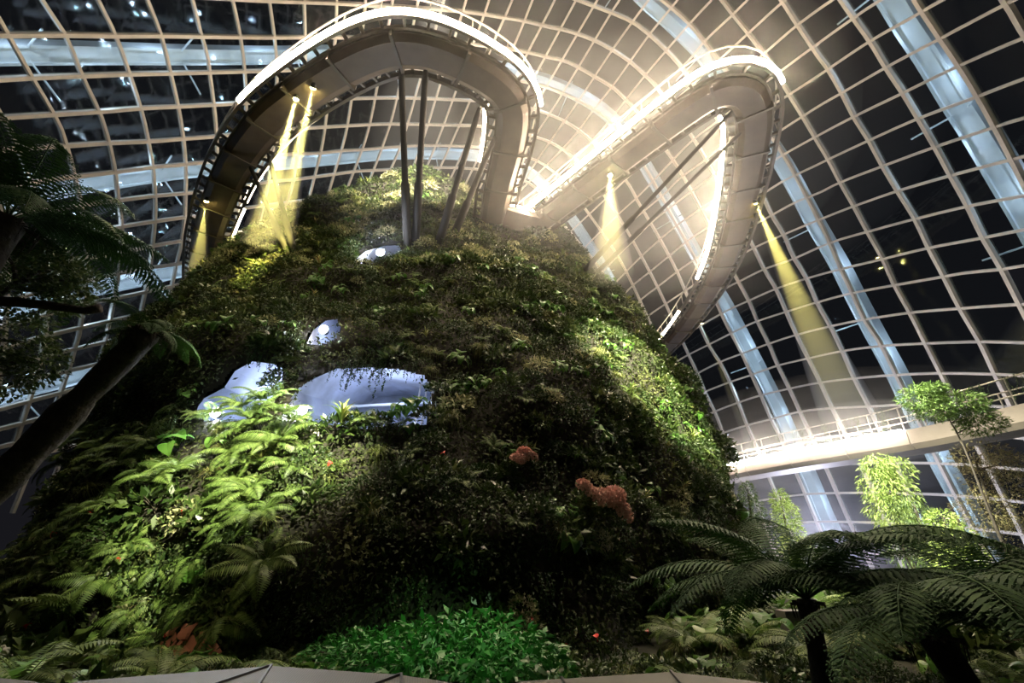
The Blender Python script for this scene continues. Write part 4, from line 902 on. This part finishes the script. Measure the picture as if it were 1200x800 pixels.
for k in range(110):
    Y = bed.uniform(4.4, 11.2); X_ = Y * bed.uniform(.30, .98) + .4
    if X_ < 2.2 or (abs(X_ - 3.75) < .5 and abs(Y - 6.7) < .5): continue
    kind = bed.choice(['fine', 'fern', 'broad', 'fine', 'tuft']); s = bed.uniform(.5, .85)
    lab = ('small ' if s < .62 else 'mid-sized ' if s < .74 else 'large ') + {'fine': 'dark shrub', 'fern': 'dark fern', 'broad': 'dark broad-leaved plant', 'tuft': 'dark grass tuft'}[kind] + ' at the feet of the tree ferns'
    ground_plant(X_, Y, kind, s, lab, {'fern': 'fern', 'broad': 'foliage plant', 'tuft': 'grass'}.get(kind, 'shrub'), lab)
for k in range(70):
    Y = bed.uniform(9.5, 16); X_ = Y * bed.uniform(.30, .56)
    kind = bed.choice(['broad', 'tuft', 'fern']); s = bed.uniform(.7, 1.2)
    if 11 < Y < 14 and X_ > 5.5: continue
    lab = ('small ' if s < .85 else 'mid-sized ' if s < 1.03 else 'large ') + {'fern': 'dark fern', 'broad': 'heart-leaved plant', 'tuft': 'grass tuft'}[kind] + ' between the mountain foot and the kerb wall'
    ground_plant(X_, Y, kind, s, lab, {'fern': 'fern', 'broad': 'foliage plant', 'tuft': 'grass'}[kind], lab, 'low_')
for k in range(130):
    Y = bed.uniform(5.6, 8.9); X_ = bed.uniform(-7.5, 4.2)
    if Y > 8.2 and abs(X_) < 3: Y -= .5
    kind = bed.choice(['fine', 'fine', 'broad', 'shrub', 'tuft', 'fern']); s = bed.uniform(.5, .95)
    lab = ('small ' if s < .65 else 'mid-sized ' if s < .8 else 'large ') + {'fine': 'small-leaved shrub', 'fern': 'dark fern', 'broad': 'heart-leaved plant', 'tuft': 'grass tuft', 'shrub': 'glossy shrub'}[kind] + ' between the parapet and the mountain foot'
    ground_plant(X_, Y, kind, s, lab, {'fern': 'fern', 'broad': 'foliage plant', 'tuft': 'grass'}.get(kind, 'shrub'), lab, 'low_')
mb = MB(); mb.box((0, 0, .22), 9.0, .35, .45); k_ = mb.build('low_kerb_wall', M['kerb']); k_.location = (10.5, 12.4, 0); k_.rotation_euler = (0, 0, .12)
tag(k_, 'low pale stone kerb wall behind the tree ferns', 'kerb')

# ------------------------------------------------------------------ tree ferns
def tree_fern(base, top, fr, label, rr, n=14, lean=(0, 0, 0), s=1.0, grp=None, tilt=(-.5, .35), az=None, droopy=0):
    base = np.array(base, float); top = np.array(top, float); r = empty('tree_fern', base); tag(r, label, 'tree fern', grp)
    mid = (base + top) / 2 + np.array(lean); q = [base, (base * .75 + mid * .25), mid, mid * .3 + top * .7, top]
    m = MB(); pts = catmull([p - base for p in q], .35); k = len(pts)
    rad = [fr * (1.15 - .3 * i / k) * (1 + .10 * math.sin(i * 2.1) + rr.uniform(-.08, .08)) for i in range(k)]
    m.tube(pts, rad, 12); m.build('trunk', M['bark'], r, True)
    for j in range(n):
        a = (2 * PI * j / n + rr.uniform(-.2, .2)) if az is None else az[j % len(az)] + rr.uniform(-.12, .12)
        child('frond', TF[min(2, rr.randrange(3) + droopy)], r, Matrix.Translation(Vector(top - base)) @ Matrix.Rotation(a, 4, 'Z') @ Matrix.Rotation(rr.uniform(*tilt), 4, 'Y') @ Matrix.Scale(s * rr.uniform(.8, 1.1), 4))
    m = MB()
    for j in range(40):   # old leaf bases hanging from the crown
        a = rr.uniform(0, 6.28); l = rr.uniform(.15, .4) * (fr / .2); c = top - base
        m.tube([c + np.array([0, 0, -.02]), c + np.array([math.cos(a) * fr * 1.6, math.sin(a) * fr * 1.6, -l * .3]), c + np.array([math.cos(a) * fr * 1.5, math.sin(a) * fr * 1.5, -l])], [.012, .009, .004], 4, False)
    m.build('dead_leaf_bases', M['bark'], r)
    return r
rt = random.Random(3)
tree_fern((-7.9, 5.6, 0), at_y(8, 258, 5.6), .26, 'tall dark tree fern with a wide crown of fronds', rt, 24, s=.95, tilt=(-.1, .7))
tree_fern((-10.6, 7.4, 0), at_y(176, 388, 7.2), .24, 'leaning dark tree fern with a shaggy drooping crown', rt, 13, lean=(.2, 0, -.5), s=.42, tilt=(.2, 1.1), droopy=1)
tree_fern((3.75, 6.7, 0), at_y(945, 702, 6.6), .12, 'slim tree fern with long dark fronds beside the kerb wall', rt, 16, s=.92, tilt=(-.15, .45), grp='tree ferns on the lit side')
tree_fern((4.7, 5.6, 0), at_y(1092, 742, 5.4), .15, 'stout tree fern with bright frond tips and thick trunk', rt, 16, s=.88, tilt=(-.15, .45), grp='tree ferns on the lit side')
tree_fern((7.6, 7.2, 0), at_y(1190, 700, 7.2), .2, 'tree fern with feathery fronds in front of the tall tree', rt, 13, s=.95, tilt=(-.15, .45), grp='tree ferns on the lit side')

# ------------------------------------------------------------------ trees
def blob(name, cs, n, size, mat, parent, aspect=.3, droop=.0, seed=0, org=(0, 0, 0)):
    """foliage as many small sprays around the given (centre, radii) clumps"""
    r = np.random.default_rng(seed); lv = LV(); tot = sum((a[0] * a[1] * a[2]) ** (2 / 3) for _, a in cs)
    for c, a in cs:
        k = max(12, int(n * (a[0] * a[1] * a[2]) ** (2 / 3) / tot)); d = unit(r.normal(size=(k, 3))); rad = r.uniform(.3, 1, k) ** .5
        Pn = np.asarray(c) - np.asarray(org) + d * rad[:, None] * np.asarray(a); D = unit(d * np.array([1, 1, .4]) + r.normal(size=(k, 3)) * .5 + np.array([0, 0, -droop])); N = unit(UPV + r.normal(size=(k, 3)) * .5)
        s_ = size * r.uniform(.6, 1.3, k); V, F = leaf_quads(Pn, D, N, s_, s_ * aspect, .1, .15); lv.add(V, F)
    return link(name, lv.mesh(name), mat, parent)
def tree(name, base, pts, r0, clumps, mat, size, label, cat='tree', n=3000, droop=0, seed=0, grp=None, bark='bark_thin', aspect=.3):
    base = np.array(base, float); r = empty(name, base); tag(r, label, cat, grp)
    m = MB(); q = catmull([np.array(p, float) - base for p in [base] + pts], .4); m.tube(q, list(np.linspace(r0, r0 * .3, len(q))), 8); m.build('trunk', M[bark], r, True)
    top = np.array(pts[-1], float); axis = [np.array(p, float) for p in [base] + pts]
    for k, (c, a) in enumerate(clumps):
        b0 = min((x * (1 - t) + y * t for x, y in zip(axis[:-1], axis[1:]) for t in np.linspace(0, 1, 8)), key=lambda p: np.linalg.norm(p - (np.array(c) - np.array([0, 0, .5 * a[2]]))))
        m = MB(); c_ = np.array(c); m.tube([b0 - base, (b0 * .5 + c_ * .5) - base + np.array([0, 0, .05]), c_ - base], [r0 * .35, r0 * .25, r0 * .1], 5); m.build('branch', M[bark], r)
        blob('foliage', [(c, a)], max(80, n // len(clumps)), size, mat, r, aspect, droop, seed + k, base)
    return r
def pc(x, y, Y, r): k = 1.28 if Y > 10 else 1.0; return (tuple(at_y(x, y, Y)), tuple(k * q for q in r))
# tall tree with flat tiers of foliage
Yt = 16
tree('tall_conifer', (15.8, Yt, 0), [at_y(1160, 600, Yt), at_y(1128, 520, Yt), at_y(1104, 478, Yt)], .06,
     [pc(1078, 466, Yt, (.55, .5, .38)), pc(1098, 480, Yt, (.6, .5, .3)), pc(1122, 472, Yt, (.75, .6, .32)), pc(1150, 498, Yt + .5, (.6, .6, .3)), pc(1140, 486, Yt, (.5, .5, .3)), pc(1092, 458, Yt, (.35, .4, .2))], M['treeleaf'], .15, 'tall slender tree whose tiered crown crosses the glowing footbridge', n=6500, aspect=.22, seed=1)
tree('bare_conifer', (18.6, Yt + 1.5, 0), [at_y(1178, 640, Yt + 1.5), at_y(1150, 560, Yt + 1.5), at_y(1140, 530, Yt + 1.5)], .09,
     [pc(1150, 535, Yt + 1.5, (.8, .7, .5)), pc(1165, 560, Yt + 1.5, (.9, .8, .7)), pc(1185, 590, Yt + 1.5, (.9, .8, .8)), pc(1150, 600, Yt + 1.5, (.7, .7, .6)), pc(1195, 640, Yt + 1.5, (.9, .8, .9)), pc(1175, 545, Yt + 1.5, (.8, .7, .4))], M['brownfol'], .13, 'sparse brownish conifer behind the tall slender tree', n=6000, aspect=.18, seed=11)
tree('weeping_conifer', (15.6, 19, 0), [at_y(1062, 650, 19), at_y(1050, 590, 19), at_y(1040, 545, 19)], .10,
     [pc(1030, 545, 19, (.5, .5, .4)), pc(1048, 550, 19, (.55, .5, .5)), pc(1032, 568, 19, (.65, .6, .55)), pc(1050, 578, 19, (.6, .6, .6)), pc(1038, 595, 19, (.6, .6, .6)), pc(1052, 610, 19, (.55, .5, .55))], M['lime'], .2, 'bright lime weeping conifer lit up in front of the glass wall', n=3200, droop=.9, seed=21, aspect=.18)
tree('shaggy_conifer', (16.4, 18, 0), [at_y(1085, 650, 18), at_y(1078, 610, 18), at_y(1070, 588, 18)], .09,
     [pc(1068, 600, 18, (.5, .5, .6)), pc(1080, 620, 18, (.6, .5, .7)), pc(1060, 640, 18, (.6, .6, .7)), pc(1088, 645, 18, (.5, .5, .6))], M['conifer'], .17, 'shaggy olive conifer with hanging twigs beside the lime weeping one', n=2400, droop=1.2, seed=31, aspect=.16)
tree('leafy_tree', (16.2, 17, 0), [at_y(1125, 680, 17), at_y(1112, 630, 17), at_y(1105, 605, 17)], .07,
     [pc(1104, 612, 17, (.4, .4, .35)), pc(1118, 630, 17, (.5, .5, .4)), pc(1108, 648, 17, (.5, .5, .4)), pc(1130, 655, 17, (.55, .5, .45)), pc(1120, 675, 17, (.6, .5, .4))], M['lime'], .13, 'small bright leafy tree between the conifers and tree ferns', n=2200, seed=41, aspect=.45)
tree('slim_cypress', (13.9, 24, 0), [at_y(928, 650, 24), at_y(918, 600, 24), at_y(914, 582, 24)], .08,
     [pc(914, 588, 24, (.35, .35, .5)), pc(921, 603, 24, (.5, .5, .6)), pc(925, 622, 24, (.55, .5, .6)), pc(930, 642, 24, (.6, .6, .6)), pc(945, 655, 24, (.7, .6, .5))], M['lime'], .16, 'slim pale green cypress standing in front of the white arch', n=2600, seed=51, aspect=.35)
tree('dark_spruce', (13.2, 26, 0), [at_y(888, 650, 26), at_y(880, 600, 26), at_y(876, 572, 26)], .1,
     [pc(876, 580, 26, (.35, .35, .6)), pc(880, 598, 26, (.6, .5, .6)), pc(883, 617, 26, (.75, .6, .7)), pc(887, 638, 26, (.9, .8, .8)), pc(890, 660, 26, (1.0, .9, .8))], M['conifer'], .16, 'dark grey-green spruce close to the planted mountain', n=3000, seed=61, aspect=.3)
# small-leaved tree on the dark side
Yl = 6.6
tree('small_leaved_tree', (-9.6, Yl, 0), [(-9.2, Yl, 2.5), at_y(-30, 380, Yl), at_y(20, 330, Yl)], .14,
     [pc(60, 315, Yl, (.45, .5, .35)), pc(85, 330, Yl, (.4, .4, .35)), pc(40, 355, Yl, (.5, .5, .4)), pc(75, 350, Yl, (.4, .4, .25)), pc(25, 400, Yl, (.45, .5, .45)), pc(45, 425, Yl, (.35, .4, .4)), pc(8, 440, Yl, (.4, .4, .4)), pc(10, 300, Yl, (.5, .5, .6))], M['shrub'], .085, 'dark small-leaved tree beside the tall tree fern', n=5200, seed=71, bark='bark', aspect=.55)
r = empty('dead_branch', at_y(-30, 352, 6.2)); q0 = at_y(-30, 352, 6.2)
m = MB(); m.tube([at_y(-30, 352, 6.2) - q0, at_y(20, 354, 6.2) - q0, at_y(60, 358, 6.2) - q0, at_y(100, 364, 6.2) - q0, at_y(117, 361, 6.2) - q0], [.09, .08, .07, .06, .07], 8); m.build('limb', M['bark'], r, True)
m = MB(); m.tube([at_y(-60, 352, 6.2) - q0, at_y(-28, 352, 6.2) - q0], [.12, .09], 8); m.build('stub', M['bark'], r); tag(r, 'bare horizontal dead branch crossing in front of the small-leaved tree', 'branch')
# ivy along the lower footbridge rail
for i in range(16):
    s = plen(pathL) * (.16 + .80 * i / 15); p, t, rr_ = frame_at(pathL, s); p = p + rr_ * sideL * 1.15 + np.array([0, 0, 2.2])
    o = vine(p, rr_ * sideL, .45 + .03 * i, rnd); o.name = 'rail_ivy'; tag(o, 'ivy hanging from the rail of the lower footbridge', 'ivy', 'ivy on the lower footbridge rail')
